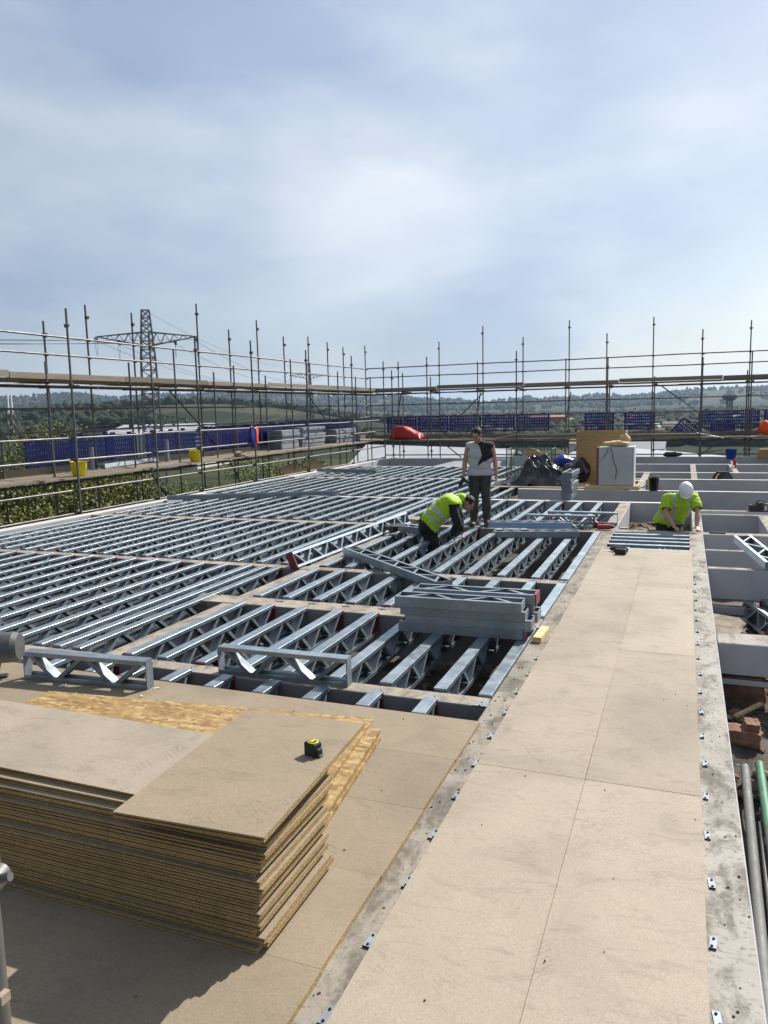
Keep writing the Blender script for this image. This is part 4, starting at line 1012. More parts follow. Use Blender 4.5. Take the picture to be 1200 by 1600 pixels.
# ---- cordless tools
def drill(label, loc, rot, body, accent, s=1.0):
    t_ = thing('cordless_drill', label, 'drill', loc, rot, None); t_.scale = (s, s, s)
    b_ = MB(); b_.tube((-0.08, 0, 0), (0.07, 0, 0), 0.034, 14); b_.tube((-0.095, 0, 0), (-0.08, 0, 0), 0.024, 14, 0, 0.033); bevel(b_.build('motor_housing', body, t_), 0.004)
    b_ = MB(); b_.tube((0.07, 0, 0), (0.10, 0, 0), 0.027, 12, 0, 0.024); b_.tube((0.10, 0, 0), (0.125, 0, 0), 0.022, 12, 0, 0.010); b_.build('chuck', 'black', t_)
    b_ = MB(); b_.tube((0.12, 0, 0), (0.19, 0, 0), 0.004, 6); b_.build('bit', 'galv', t_)
    b_ = MB(); b_.bar((-0.03, 0, -0.02), (-0.055, 0, -0.13), 0.034, 0.042, 0, (1, 0, 0)); bevel(b_.build('grip', 'rubber', t_), 0.01)
    b_ = MB(); b_.box((-0.105, -0.036, -0.185), (0.02, 0.036, -0.128)); bevel(b_.build('battery', accent, t_), 0.008)
drill('dark cordless drill lying on the end of the chipboard walkway', (-0.80, 10.97, 0.036), (R(90), 0, R(172)), 'black', 'black', 1.15)
drill('red and black cordless drill on the beam beside the upright joists', (-1.20, 13.02, 0.03), (R(88), 0, R(10)), 'red', 'black', 1.3)
drill('blue and black cordless drill on the deck at the left frame edge', (-5.0, 4.38, 0.17), (0, 0, R(40)), 'blue_b', 'black', 1.2)
# grinder by the white joist
t_ = thing('angle_grinder', 'dark grinder with orange band on the joists left of the bending worker', 'grinder', (-4.52, 11.75, 0.06), (0, 0, R(-35)))
b_ = MB(); b_.tube((-0.15, 0, 0.03), (0.1, 0, 0.03), 0.04, 12, 0, 0.05); b_.box((0.08, -0.05, -0.01), (0.17, 0.05, 0.08)); bevel(b_.build('body', 'black', t_), .006)
b_ = MB(); b_.tube((-0.02, 0, 0.03), (0.03, 0, 0.03), 0.048, 12); b_.build('orange_band', 'brick', t_)
b_ = MB(); b_.lathe([(0.0, -0.02), (0.10, -0.02), (0.10, -0.014), (0.0, -0.014)], 22, 0, (0.13, 0, 0)); b_.build('disc', 'tube_dark', t_)
b_ = MB(); b_.path([(-0.15-0.03*k, 0.05*math.sin(k*0.6), 0.03-0.01*k) for k in range(12)], 0.008, 6); b_.build('cord', 'rubber', t_)
for i, (x, y, rz, L) in enumerate(((-4.75, 13.35, -8, 0.5), (-4.55, 13.55, 6, 0.42), (-4.35, 13.2, 14, 0.4))):
    b_ = MB(); b_.box((-L/2, -0.09, 0), (L/2, 0.09, 0.022)); tag(b_.build('timber_offcut', 'oldwood', None, (x, y, 0.004+0.023*(i == 2)), (0, 0, R(rz))), f'brown timber offcut on the joists behind the bending worker, {["left", "rear", "right"][i]} of three', 'timber', 'offcuts behind the worker')
# ---- rubble pit: bricks, stick, pipes
def chunk(name, label, loc, dim, rot, mat_, seed, cat='brick'):
    bm = bmesh.new(); bmesh.ops.create_cube(bm, size=1.0); bmesh.ops.subdivide_edges(bm, edges=bm.edges, cuts=5, use_grid_fill=True)
    for v in bm.verts:
        c_ = v.co.copy(); k = fr(c_.x*3+seed, c_.y*3, c_.z*3)
        v.co = Vector((c_.x*dim[0], c_.y*dim[1], c_.z*dim[2]))*(1+0.05*k) + Vector((0.012*fr(c_.x*9, c_.y*9, seed), 0.012*fr(c_.y*9, seed, c_.z*9), 0.010*fr(seed, c_.x*8, c_.z*8)))
        if c_.x > 0.45: v.co.x += 0.10*dim[0]*fr(seed, c_.y*5, c_.z*5)
    me_ = bpy.data.meshes.new(name); bm.to_mesh(me_); bm.free(); me_.materials.append(MT[mat_])
    return tag(link(name, me_, None, loc, rot), label, cat)
chunk('broken_blockwork', 'large broken red brown block lying in the rubble right of the walkway', (0.50, 7.22, PIT+0.14), (0.42, 0.30, 0.28), (R(4), R(-3), R(-8)), 'brick', 3)
chunk('brick', 'broken pair of mortared bricks in the rubble before the pipes', (0.46, 6.18, PIT+0.10), (0.26, 0.14, 0.12), (R(3), R(2), R(-6)), 'brick', 5)
chunk('brick', 'small brick fragment on top of the mortared bricks', (0.53, 6.20, PIT+0.19), (0.10, 0.12, 0.06), (R(3), R(2), R(5)), 'brick', 9)
chunk('concrete_slab', 'flat pale concrete slab in the rubble beyond the narrow ledge', (0.44, 9.3, PIT+0.05), (0.42, 0.9, 0.09), (R(2), R(3), R(-10)), 'stone', 13, 'slab')
chunk('broken_concrete', 'broken end of concrete at the junction of the two pale beams', (-4.93, 7.17, -0.10), (0.34, 0.26, 0.15), (R(3), R(8), R(12)), 'stone', 21, 'concrete')
b_ = MB(); b_.bar((0.44, 6.66, PIT+0.06), (0.66, 6.95, PIT+0.09), 0.035, 0.02); tag(b_.build('timber_stick', 'timber'), 'pale stick of wood lying in the rubble pit', 'stick')
def stones(name, label_kind, n, x0, x1, y0, y1, z_, smin, smax, mat_, seed):
    rg = np.random.default_rng(seed); V = []; F = []; o = 0
    bm = bmesh.new(); bmesh.ops.create_icosphere(bm, subdivisions=1, radius=1.0); iv1 = np.array([v.co[:] for v in bm.verts]); f1 = np.array([[v.index for v in f.verts] for f in bm.faces]); bm.free()
    for _ in range(n):
        s_ = smin*(smax/smin)**(rg.random()**2.2)
        P = iv1*(1+0.3*rg.standard_normal((len(iv1), 1)))*np.array([1, rg.uniform(.5, .9), rg.uniform(.35, .7)])*s_
        a = rg.uniform(0, 6.28); ca, sa = math.cos(a), math.sin(a)
        P = P @ np.array([[ca, sa, 0], [-sa, ca, 0], [0, 0, 1]]) + np.array([rg.uniform(x0, x1), rg.uniform(y0, y1), z_+s_*0.25])
        V.append(P); F.append(f1+o); o += len(iv1)
    V, F = np.concatenate(V), np.concatenate(F)
    me = bpy.data.meshes.new(name); me.from_pydata(V.tolist(), [], F.tolist()); me.materials.append(MT[mat_]); link(name, me, kind='stuff')
stones('rubble', '', 900, 0.33, 2.2, 1.5, 10.1, PIT, 0.012, 0.09, 'stone', 1)
stones('brick_rubble', '', 160, 0.33, 2.2, 2.0, 10.0, PIT, 0.02, 0.10, 'brick', 2)
stones('rubble', '', 700, -4.4, -1.3, 5.2, 12.7, PIT, 0.015, 0.10, 'stone', 3)
stones('rubble', '', 260, -1.0, 0.1, 13.3, 16.7, PIT+0.1, 0.03, 0.16, 'stone', 4)
sheet('rubble_bank', -1.02, 0.14, 13.25, 16.7, PIT+0.12, 'rubble', 0.08, 0.12)
stones('brick_rubble', '', 90, -1.0, 0.1, 13.3, 16.7, PIT+0.15, 0.04, 0.14, 'brick', 5)
b_ = MB(); b_.box((-1.0, 13.55, -0.30), (-0.86, 13.65, -0.06)); tag(b_.build('timber_post_stub', 'oldwood', None, None, None), 'stub of old timber in the rubble left of the helmeted worker', 'timber')
def pipe(label, p, q, r_, mat_, tip=None):
    t_ = thing('pipe', label, 'pipe', p, group=None); p, q = Vector(p), Vector(q)
    b_ = MB(); b_.tube((0, 0, 0), q-p, r_, 18, 0, hollow=0.86); b_.build('pipe_wall', mat_, t_)
    if tip:
        d = (q-p).normalized(); b_ = MB(); b_.tube(-d*0.002, d*tip[0], r_*1.012, 18, 0, hollow=0.84); b_.build('painted_end', tip[1], t_)
    return t_
pipe('grey green pipe lying in the trench nearest the concrete strip', (0.448, 5.60, -0.49), (0.352, 2.2, -0.50), 0.029, 'pipe')
pipe('pipe with a green painted end, right of the grey pipe', (0.545, 5.68, -0.49), (0.47, 2.2, -0.50), 0.029, 'pipe', (0.95, 'green'))
pipe('thin dark pipe lying between the grey and green ended pipes', (0.49, 4.92, -0.53), (0.40, 2.2, -0.54), 0.014, 'tube_dark')
pipe('short pale pipe end beside the grey pipe at the bottom right', (0.40, 3.0, -0.47), (0.37, 2.0, -0.49), 0.013, 'galv')
# bits of debris on the decks
def bits(n, x0, x1, y0, y1, z_, mat_, name, smin, smax, seed):
    rg = np.random.default_rng(seed); b_ = MB()
    for _ in range(n):
        x, y, s_ = rg.uniform(x0, x1), rg.uniform(y0, y1), rg.uniform(smin, smax); a = rg.uniform(0, 3.14)
        T = Matrix.Translation((x, y, z_)) @ Matrix.Rotation(a, 4, 'Z'); w = rg.uniform(.3, .9)
        b_.box((-s_, -s_*w, 0), (s_, s_*w, rg.uniform(.001, .006)), 0, T)
    b_.build(name, mat_, None, None, None, 'stuff')
bits(26, -1.0, 0.1, 1.5, 11.1, 0.0012, 'screw', 'dark_screws', 0.0018, 0.0036, 1)
bits(70, -1.2, -1.08, 1.6, 12.5, -0.0235, 'rubble', 'debris_crumbs', 0.002, 0.008, 2)
bits(60, 0.15, 0.29, 1.6, 12.5, -0.0235, 'rubble', 'debris_crumbs', 0.002, 0.006, 3)
bits(30, -3.6, -1.3, 1.4, 4.6, 0.0012, 'stone', 'debris_crumbs', 0.002, 0.006, 4)
bits(8, -4.7, -3.4, 4.25, 4.6, 0.0012, 'white', 'paper_scraps', 0.008, 0.03, 5)

# ================================================================== PEOPLE
def capsule(b_, p, q, r1, r2):
    p, q = Vector(p), Vector(q)
    if (q-p).length > 1e-5: b_.tube(p, q, r1, 20, 0, r2)
    b_.ell(p, (r1, r1, r1), nu=18, nv=12); b_.ell(q, (r2, r2, r2), nu=18, nv=12)
def hand_prims(wrist, tip_dir, palm_n, thumb_side, s=1.0, curl=0.5):
    """prims for a slightly curled hand: palm, four unequal fingers, thumb"""
    w = Vector(wrist); d = Vector(tip_dir).normalized(); n_ = Vector(palm_n); n_ = (n_-d*n_.dot(d)).normalized(); sd = d.cross(n_).normalized()*thumb_side
    out = [('ellip', w+d*0.045*s, (0.040*s, 0.048*s, 0.016*s), Matrix((sd, d, n_)).transposed(), 'skin')]
    for k, (off, L) in enumerate(((0.027, 0.070), (0.009, 0.078), (-0.010, 0.073), (-0.028, 0.058))):
        a = w+d*0.078*s+sd*off*s; L *= s
        m1 = a+d*L*0.45+n_*L*0.12*curl; m2 = m1+(d*(1-curl*0.6)+n_*curl).normalized()*L*0.32; m3 = m2+(d*(1-curl)+n_*curl*1.5).normalized()*L*0.28
        out += [('cap', a-d*0.02*s, m1, 0.0098*s, 0.0092*s, 'skin'), ('cap', m1, m2, 0.0092*s, 0.0085*s, 'skin'), ('cap', m2, m3, 0.0085*s, 0.0075*s, 'skin')]
    a = w+d*0.022*s+sd*0.030*s; m1 = a+(d*0.6+sd*0.8).normalized()*0.038*s+n_*0.008*s; m2 = m1+(d*0.95+sd*0.2+n_*0.3*curl).normalized()*0.032*s
    out += [('cap', a, m1, 0.0125*s, 0.0105*s, 'skin'), ('cap', m1, m2, 0.0105*s, 0.0088*s, 'skin')]
    return out
def head_prims(c, face, up, s=1.0):
    c = Vector(c); f = Vector(face).normalized(); u = Vector(up); u = (u-f*u.dot(f)).normalized(); r_ = f.cross(u)
    B = Matrix((r_, f, u)).transposed()
    P = lambda a, b_, z_: c + r_*a*s + f*b_*s + u*z_*s
    pr_ = [('ellip', P(0, -0.010, 0.025), (0.074*s, 0.092*s, 0.090*s), B, 'head'), ('ellip', P(0, 0.018, -0.040), (0.060*s, 0.070*s, 0.075*s), B, 'head'),
           ('ellip', P(0, 0.058, -0.088), (0.030*s, 0.026*s, 0.022*s), B, 'head'), ('cap', P(0, 0.088, 0.010), P(0, 0.108, -0.028), 0.009*s, 0.014*s, 'head'),
           ('cap', P(-0.016, 0.084, -0.064), P(0.016, 0.084, -0.064), 0.008*s, 0.008*s, 'head'), ('cap', P(-0.030, 0.080, 0.022), P(0.030, 0.080, 0.022), 0.012*s, 0.012*s, 'head')]
    for sg in (-1, 1):
        pr_.append(('ellip', P(sg*0.076, -0.010, -0.012), (0.010*s, 0.020*s, 0.031*s), B, 'head'))
        pr_.append(('ellip', P(sg*0.040, 0.060, -0.025), (0.022*s, 0.022*s, 0.022*s), B, 'head'))
    return pr_, P, B
def build_body(prims, voxel=0.0085, name='body'):
    b_ = MB()
    for p in prims:
        if p[0] == 'cap': capsule(b_, p[1], p[2], p[3], p[4])
        else: b_.ell(p[1], p[2], 0, p[3], 22, 14)
    o = b_.build(name, 'skin')
    r_ = o.modifiers.new('remesh', 'REMESH'); r_.mode = 'VOXEL'; r_.voxel_size = voxel
    s_ = o.modifiers.new('smooth', 'SMOOTH'); s_.factor = 0.5; s_.iterations = 5
    dg = bpy.context.evaluated_depsgraph_get(); me = bpy.data.meshes.new_from_object(o.evaluated_get(dg)); bpy.data.objects.remove(o)
    me.name = name; me.polygons.foreach_set('use_smooth', [True]*len(me.polygons)); return me
def classify(me, prims):
    n = len(me.polygons); C = np.empty(n*3); me.polygons.foreach_get('center', C); C = C.reshape(-1, 3)
    best = np.full(n, 1e9); idx = np.zeros(n, int)
    for i, p in enumerate(prims):
        if p[0] == 'cap':
            a, b_ = np.array(p[1][:]), np.array(p[2][:]); d = b_-a; L2 = max(1e-9, d @ d)
            t = np.clip(((C-a) @ d)/L2, 0, 1); dist = np.linalg.norm(C-(a+t[:, None]*d), axis=1)-(p[3]+(p[4]-p[3])*t)
        else:
            Rm = np.array(p[3]); q = (C-np.array(p[1][:])) @ Rm; k = np.linalg.norm(q/np.array(p[2]), axis=1); dist = (k-1)*min(p[2])
        m_ = dist < best; best[m_] = dist[m_]; idx[m_] = i
    return C, np.array([p[-1] for p in prims])[idx]
def garment(me, mask, off, name, mats, parent, matfn=None, C=None, wrinkle=0.006, wseed=0):
    bm = bmesh.new(); bm.from_mesh(me); bm.faces.ensure_lookup_table()
    bmesh.ops.delete(bm, geom=[f for f in bm.faces if not mask[f.index]], context='FACES')
    if matfn is not None:
        for f in bm.faces: f.material_index = matfn(f.calc_center_median())
    else:
        for f in bm.faces: f.material_index = 0
    bm.normal_update(); nr = {v: v.normal.copy() for v in bm.verts}
    for v in bm.verts:
        c_ = v.co; k = fr(c_.x*9+wseed, c_.y*9, c_.z*7, 1.0, 3)
        v.co = c_+nr[v]*(off+wrinkle*min(1.0, max(0, 0.45+k)))
    me2 = bpy.data.meshes.new(name); bm.to_mesh(me2); bm.free()
    for m_ in mats: me2.materials.append(MT[m_])
    o = link(name, me2, parent); s_ = o.modifiers.new('thick', 'SOLIDIFY'); s_.thickness = 0.004; s_.offset = 1
    return o
def hair_cap(P, B, parent, mat_='hair', s=1.0):
    b_ = MB(); b_.ell(P(0, -0.016, 0.034), (0.080*s, 0.098*s, 0.092*s), 0, B, 34, 24)
    c0 = P(0, 0, 0); f = B.col[1] if hasattr(B, 'col') else None
    o = b_.build('hair', mat_, parent); bm = bmesh.new(); bm.from_mesh(o.data)
    Bi = B.transposed(); dele = []
    for v in bm.verts:
        q = Bi @ (v.co-c0)
        k = fr(q.x*30, q.y*30, q.z*30, 1, 3); v.co += (v.co-P(0, -0.016, 0.034)).normalized()*0.008*k*s
        if q.z < (-0.045 if q.y < -0.02*s else (0.058 if q.y > 0.055*s else 0.01))*s: dele.append(v)
    bmesh.ops.delete(bm, geom=dele, context='VERTS'); bm.to_mesh(o.data); bm.free(); o.modifiers.new('thick', 'SOLIDIFY').thickness = 0.006
    return o
def eyes(P, parent, s=1.0):
    for sg in (-1, 1):
        b_ = MB(); b_.ell(P(sg*0.031, 0.082, -0.003), (0.012*s, 0.010*s, 0.009*s), nu=10, nv=8); b_.build('eye', 'eye', parent)

# ---- standing man, looking down to his right
V3 = Vector
root = thing('person', 'standing man in sleeveless white and black top holding a tool, looking down', 'person', (-3.30, 13.02, -0.02), (0, 0, R(14)))
hp, HP, HB = head_prims((-0.055, -0.075, 1.595), (-0.42, -0.80, -0.42), (0.06, -0.25, 1))
pm = [('cap', V3((-0.075, 0.01, 0.93)), V3((0.075, 0.01, 0.93)), 0.125, 0.125, 'pelvis'),
      ('cap', V3((-0.05, 0, 1.06)), V3((0.05, 0, 1.06)), 0.112, 0.112, 'torso'), ('cap', V3((-0.08, 0.005, 1.26)), V3((0.08, 0.005, 1.26)), 0.122, 0.122, 'torso'),
      ('cap', V3((-0.10, 0.01, 1.16)), V3((0.10, 0.01, 1.16)), 0.10, 0.10, 'torso'),
      ('cap', V3((-0.155, 0.01, 1.385)), V3((0.155, 0.01, 1.385)), 0.066, 0.066, 'torso'), ('cap', V3((0, 0.012, 1.34)), V3((0, 0.0, 1.43)), 0.105, 0.075, 'torso'),
      ('cap', V3((0, 0.005, 1.42)), V3((-0.03, -0.035, 1.53)), 0.060, 0.056, 'neck')]
arms = [((-0.195, 0.01, 1.375), (-0.262, 0.02, 1.115), (-0.285, -0.06, 0.895)), ((0.195, 0.01, 1.375), (0.262, 0.03, 1.11), (0.275, -0.045, 0.885))]
for sh, el, wr in arms:
    pm += [('cap', V3(sh), V3(sh).lerp(V3(el), 0.45), 0.060, 0.054, 'arm'), ('cap', V3(sh).lerp(V3(el), 0.45), V3(el), 0.054, 0.042, 'arm'), ('cap', V3(el), V3(el).lerp(V3(wr), 0.35), 0.043, 0.045, 'arm'), ('cap', V3(el).lerp(V3(wr), 0.35), V3(wr), 0.045, 0.029, 'arm')]
pm += hand_prims(arms[0][2], (0.0, -0.10, -1), (1, 0.1, 0), -1, 1.0, 0.9)
pm += hand_prims(arms[1][2], (0.0, -0.05, -1), (-1, 0.1, 0), 1, 1.0, 0.45)
for sg, (hx, kx, ax, ay) in ((-1, (-0.085, -0.105, -0.118, 0.0)), (1, (0.085, 0.10, 0.112, -0.03))):
    h_, k_, a_ = V3((hx, 0.01, 0.88)), V3((kx, -0.02, 0.48)), V3((ax, ay+0.015, 0.09))
    pm += [('cap', h_, k_, 0.102, 0.066, 'leg'), ('cap', k_, k_.lerp(a_, 0.35), 0.064, 0.066, 'leg'), ('cap', k_.lerp(a_, 0.35), a_, 0.066, 0.046, 'leg')]
    pm += [('cap', a_+V3((0, 0.03, -0.03)), a_+V3((0, 0.03, -0.045)), 0.046, 0.046, 'boot'), ('cap', a_+V3((0, 0.02, -0.045)), a_+V3((sg*0.03, -0.15, -0.052)), 0.044, 0.036, 'boot'), ('cap', a_, a_+V3((0, 0.005, 0.06)), 0.054, 0.054, 'boot')]
pm += hp
me = build_body(pm); link('body', me, root); C, tg = classify(me, pm)
def teefn(c):
    if c.y > 0.05: return 1 if c.x > 0.0 else 0
    # black panel: from the neck to his left shoulder, tapering to a point low on the front
    x, z_ = c.x, c.z
    pts = [(-0.035, 1.47), (0.03, 1.25), (-0.055, 1.05)]
    lx = pts[0][0]+(pts[1][0]-pts[0][0])*(1.47-z_)/0.22 if z_ > 1.25 else pts[1][0]+(pts[2][0]-pts[1][0])*(1.25-z_)/0.20
    low = 1.05+(x+0.055)*0.62
    return 1 if (x > lx and z_ > low) else 0
zc = C[:, 2]
tee_m = ((tg == 'torso') | ((tg == 'pelvis') & (zc > 0.90)) | ((tg == 'arm') & (zc > 1.375) & (np.abs(C[:, 0]) < 0.225)) | ((tg == 'neck') & (zc < 1.445)))
garment(me, tee_m, 0.020, 'sleeveless_top', ['tee_white', 'tee_black'], root, teefn, wrinkle=0.010)
tr_m = ((tg == 'leg') & (zc > 0.13)) | ((tg == 'pelvis') & (zc < 0.985)) | ((tg == 'torso') & (zc < 0.96))
garment(me, tr_m, 0.006, 'trousers', ['trousers'], root, wrinkle=0.013, wseed=4)
garment(me, (tg == 'boot') | ((tg == 'leg') & (zc < 0.15)), 0.006, 'boots', ['boot'], root, wrinkle=0.003)
hair_cap(HP, HB, root); eyes(HP, root)
# dark kneepads
for sg in (-1, 1):
    b_ = MB(); b_.ell((sg*0.103, -0.078, 0.47), (0.058, 0.022, 0.09)); b_.build('knee_pad', 'trousers', root)
t_ = thing('impact_driver', 'dark impact driver held in the right hand of the standing man', 'drill')
wq = root.matrix_basis @ V3((-0.285, -0.085, 0.80)); t_.location = wq; t_.rotation_euler = (0, R(62), R(190))
b_ = MB(); b_.tube((-0.06, 0, 0.02), (0.10, 0, 0.02), 0.034, 14); b_.tube((0.10, 0, 0.02), (0.14, 0, 0.02), 0.02, 12, 0, 0.012); b_.build('motor_housing', 'black', t_)
b_ = MB(); b_.bar((-0.01, 0, 0.0), (-0.02, 0, -0.11), 0.032, 0.042, 0, (1, 0, 0)); bevel(b_.build('grip', 'rubber', t_), 0.01)
b_ = MB(); b_.box((-0.07, -0.036, -0.165), (0.05, 0.036, -0.105)); bevel(b_.build('battery', 'black', t_), 0.008)
b_ = MB(); b_.tube((0.13, 0, 0.02), (0.22, 0, 0.02), 0.006, 6); b_.build('bit', 'tube_dark', t_)

# ---- bending worker with hi-vis vest, standing in the pit between joists
root = thing('person', 'worker in yellow reflective vest and black clothes bending over the joists', 'person', (-3.72, 11.40, PIT+0.01), (0, 0, R(17)))
hp, HP, HB = head_prims((0.622, 0.10, 1.135), (0.72, -0.18, -0.72), (0.68, 0.05, 0.70))
hips, chest, neck = V3((-0.02, 0.02, 0.80)), V3((0.38, 0.07, 1.14)), V3((0.50, 0.09, 1.205))
pm = [('cap', V3((-0.02, -0.075, 0.79)), V3((-0.02, 0.10, 0.79)), 0.13, 0.13, 'pelvis')]
for t in (0.18, 0.36, 0.54, 0.72, 0.88):
    c_ = hips.lerp(chest, t)+V3((-0.02, 0, 0.03*math.sin(t*3.1))); hw = 0.085+0.05*t; rr_ = 0.124+0.012*t
    pm.append(('cap', c_+V3((0, -hw, 0)), c_+V3((0, hw, 0)), rr_, rr_, 'torso'))
pm += [('cap', chest+V3((0.02, -0.15, 0.01)), chest+V3((0.02, 0.15, 0.01)), 0.075, 0.075, 'torso'), ('cap', chest, neck, 0.10, 0.065, 'torso'), ('cap', neck, V3((0.58, 0.10, 1.15)), 0.060, 0.056, 'neck')]
for sh, el, wr in (((0.375, -0.155, 1.135), (0.44, -0.215, 0.865), (0.375, -0.19, 0.68)), ((0.40, 0.28, 1.14), (0.50, 0.29, 0.88), (0.50, 0.17, 0.70))):
    sh, el, wr = V3(sh), V3(el), V3(wr)
    pm += [('cap', sh, el, 0.066, 0.050, 'sleeve'), ('cap', el, wr, 0.050, 0.036, 'sleeve')]
    pm += hand_prims(wr-(wr-el).normalized()*0.005, (0.15, 0.1, -1), (1, 0, 0.3), 1, 1.0, 0.6)
for sg in (-1, 1):
    h_, k_, a_ = V3((-0.02, 0.02+sg*0.09, 0.76)), V3((0.08, 0.02+sg*0.115, 0.44)), V3((-0.03, 0.02+sg*0.125, 0.09))
    pm += [('cap', h_, k_, 0.108, 0.072, 'leg'), ('cap', k_, a_, 0.070, 0.050, 'leg'), ('cap', a_+V3((-0.03, 0, -0.045)), a_+V3((0.16, 0, -0.05)), 0.046, 0.038, 'boot')]
pm += hp
me = build_body(pm); link('body', me, root); C, tg = classify(me, pm)
ax = (chest-hips).normalized()
def tpar(c): return (V3(c)-hips).dot(ax)
def vestfn(c):
    t = tpar(c)
    if 0.10 < t < 0.155 or 0.235 < t < 0.285: return 1
    if t > 0.285 and (abs(abs(c.y-0.07)-0.095) < 0.026): return 1
    return 0
tp = (C-np.array(hips[:])) @ np.array(ax[:])
vest_m = ((tg == 'torso') & (tp > -0.02)) | ((tg == 'pelvis') & (tp > 0.0)) | ((tg == 'sleeve') & (C[:, 2] > 1.15))
garment(me, vest_m, 0.026, 'reflective_vest', ['hivis', 'silver'], root, vestfn, wrinkle=0.018, wseed=2)
garment(me, (tg == 'leg') | ((tg == 'pelvis')) | (tg == 'boot'), 0.008, 'trousers', ['blacktr'], root, wrinkle=0.016)
garment(me, (tg == 'sleeve') | ((tg == 'torso') & (tp > 0.36)) | ((tg == 'neck') & (C[:, 0] < 0.53)), 0.008, 'black_sweater', ['tee_black'], root, wrinkle=0.012)
hair_cap(HP, HB, root); eyes(HP, root)
b_ = MB(); b_.box((-0.16, -0.02, 0.74), (-0.10, 0.10, 0.90)); b_.box((-0.14, 0.0, 0.86), (-0.12, 0.03, 0.97)); bevel(b_.build('tool_pouch', 'rubber', root), 0.01)

# ---- worker with the white helmet, leaning on the beam
root = thing('person', 'worker in yellow reflective shirt and white helmet leaning over the walkway end', 'person', (-0.08, 13.72, PIT+0.10), (0, 0, R(-2)))
DZ = -0.10
hp, HP, HB = head_prims((0.135, -0.40, 1.215+DZ), (0.05, -0.62, -0.78), (0.0, -0.75, 0.65))
pm = [('cap', V3((-0.24, 0.08, 0.64+DZ)), V3((-0.06, 0.06, 0.64+DZ)), 0.12, 0.12, 'pelvis')]
hips, chest, neck = V3((-0.15, 0.04, 0.66+DZ)), V3((0.045, -0.22, 1.05+DZ)), V3((0.095, -0.30, 1.13+DZ))
for t in (0.15, 0.33, 0.5, 0.68, 0.86):
    c_ = hips.lerp(chest, t); hw = 0.075+0.05*t; rr_ = 0.112+0.004*t
    pm.append(('cap', c_+V3((-hw, 0.03*t, 0)), c_+V3((hw, -0.02*t, 0)), rr_, rr_, 'torso'))
pm += [('cap', chest+V3((-0.17, 0.03, 0.01)), chest+V3((0.17, 0.0, 0.01)), 0.064, 0.064, 'torso'), ('cap', chest, neck, 0.10, 0.07, 'torso'), ('cap', neck, V3((0.12, -0.36, 1.18+DZ)), 0.062, 0.058, 'neck')]
for sh, el, wr in (((-0.16, -0.20, 1.055), (-0.165, -0.36, 0.845), (-0.03, -0.56, 0.655)), ((0.25, -0.22, 1.06), (0.325, -0.42, 0.87), (0.315, -0.62, 0.665))):
    sh, el, wr = [V3(q)+V3((0, 0, DZ)) for q in (sh, el, wr)]
    pm += [('cap', sh, sh.lerp(el, 0.62), 0.058, 0.056, 'sleeve'), ('cap', sh.lerp(el, 0.55), el, 0.050, 0.043, 'arm'), ('cap', el, el.lerp(wr, 0.35), 0.044, 0.046, 'arm'), ('cap', el.lerp(wr, 0.35), wr, 0.046, 0.029, 'arm')]
    pm += hand_prims(wr, (0.5, -0.8, -0.32) if wr.x < 0.2 else (0.2, -0.95, -0.25), (0.0, -0.2, -1), 1 if wr.x < 0.2 else -1, 1.0, 0.35)
for sg in (-1, 1):
    h_, k_, a_ = V3((-0.15+sg*0.095, 0.06, 0.60+DZ)), V3((-0.07+sg*0.14, -0.16, 0.34+DZ)), V3((-0.07+sg*0.13, 0.12, 0.07+DZ))
    pm += [('cap', h_, k_, 0.10, 0.072, 'leg'), ('cap', k_, a_, 0.070, 0.050, 'leg'), ('cap', a_+V3((0, 0.03, -0.03)), a_+V3((0, -0.15, -0.035)), 0.046, 0.038, 'boot')]
pm += hp
me = build_body(pm); link('body', me, root); C, tg = classify(me, pm)
ax = (chest-hips).normalized()
def shirtfn(c):
    t = (V3(c)-hips).dot(ax)
    if 0.10 < t < 0.15: return 1
    if t > 0.15 and abs(abs(c.x-0.03-0.1*t)-0.105) < 0.024 and abs(c.x-0.05) < 0.2: return 1
    return 0
tp = (C-np.array(hips[:])) @ np.array(ax[:])
sh_m = ((tg == 'torso')) | ((tg == 'pelvis') & (tp > -0.10)) | (tg == 'sleeve') | ((tg == 'neck') & (C[:, 2] < 1.145+DZ))
garment(me, sh_m, 0.022, 'reflective_shirt', ['hivis', 'silver'], root, shirtfn, wrinkle=0.018, wseed=6)
garment(me, (tg == 'leg') | ((tg == 'pelvis') & (tp < 0.02)) | (tg == 'boot'), 0.008, 'trousers', ['blacktr'], root, wrinkle=0.012)
eyes(HP, root)
b_ = MB(); n = 30; prof = []
for k in range(11):
    a = k/10*math.pi/2; prof.append((math.cos(a), math.sin(a)))
vs_, fs_ = [], []
for rr_, z_ in prof[:-1]+[(0.02, 1.0)]:
    for i in range(n):
        a = 2*math.pi*i/n; rid = 1+0.03*max(0, math.cos(a*2))**8*z_
        vs_.append(HP(0.108*rr_*math.cos(a)*rid, -0.008+0.132*rr_*math.sin(a)*rid, 0.038+0.112*z_))
for k in range(len(prof)-1):
    for i in range(n): fs_.append((k*n+i, k*n+(i+1) % n, (k+1)*n+(i+1) % n, (k+1)*n+i))
b_.add(vs_, fs_, 0, True); b_.add(vs_[-n:], [tuple(range(n))], 0)
hat = b_.build('helmet', 'white', root); hat.modifiers.new('thick', 'SOLIDIFY').thickness = 0.004
b_ = MB(); vs_ = []
for rr_, dz in ((1.0, 0.038), (1.0, 0.032)):
    for i in range(n):
        a = 2*math.pi*i/n; pk = 0.035*max(0, math.sin(a))**2+0.012
        vs_.append(HP((0.108+pk*0.4)*math.cos(a), -0.008+(0.132+pk)*math.sin(a), dz-0.012*max(0, math.sin(a))))
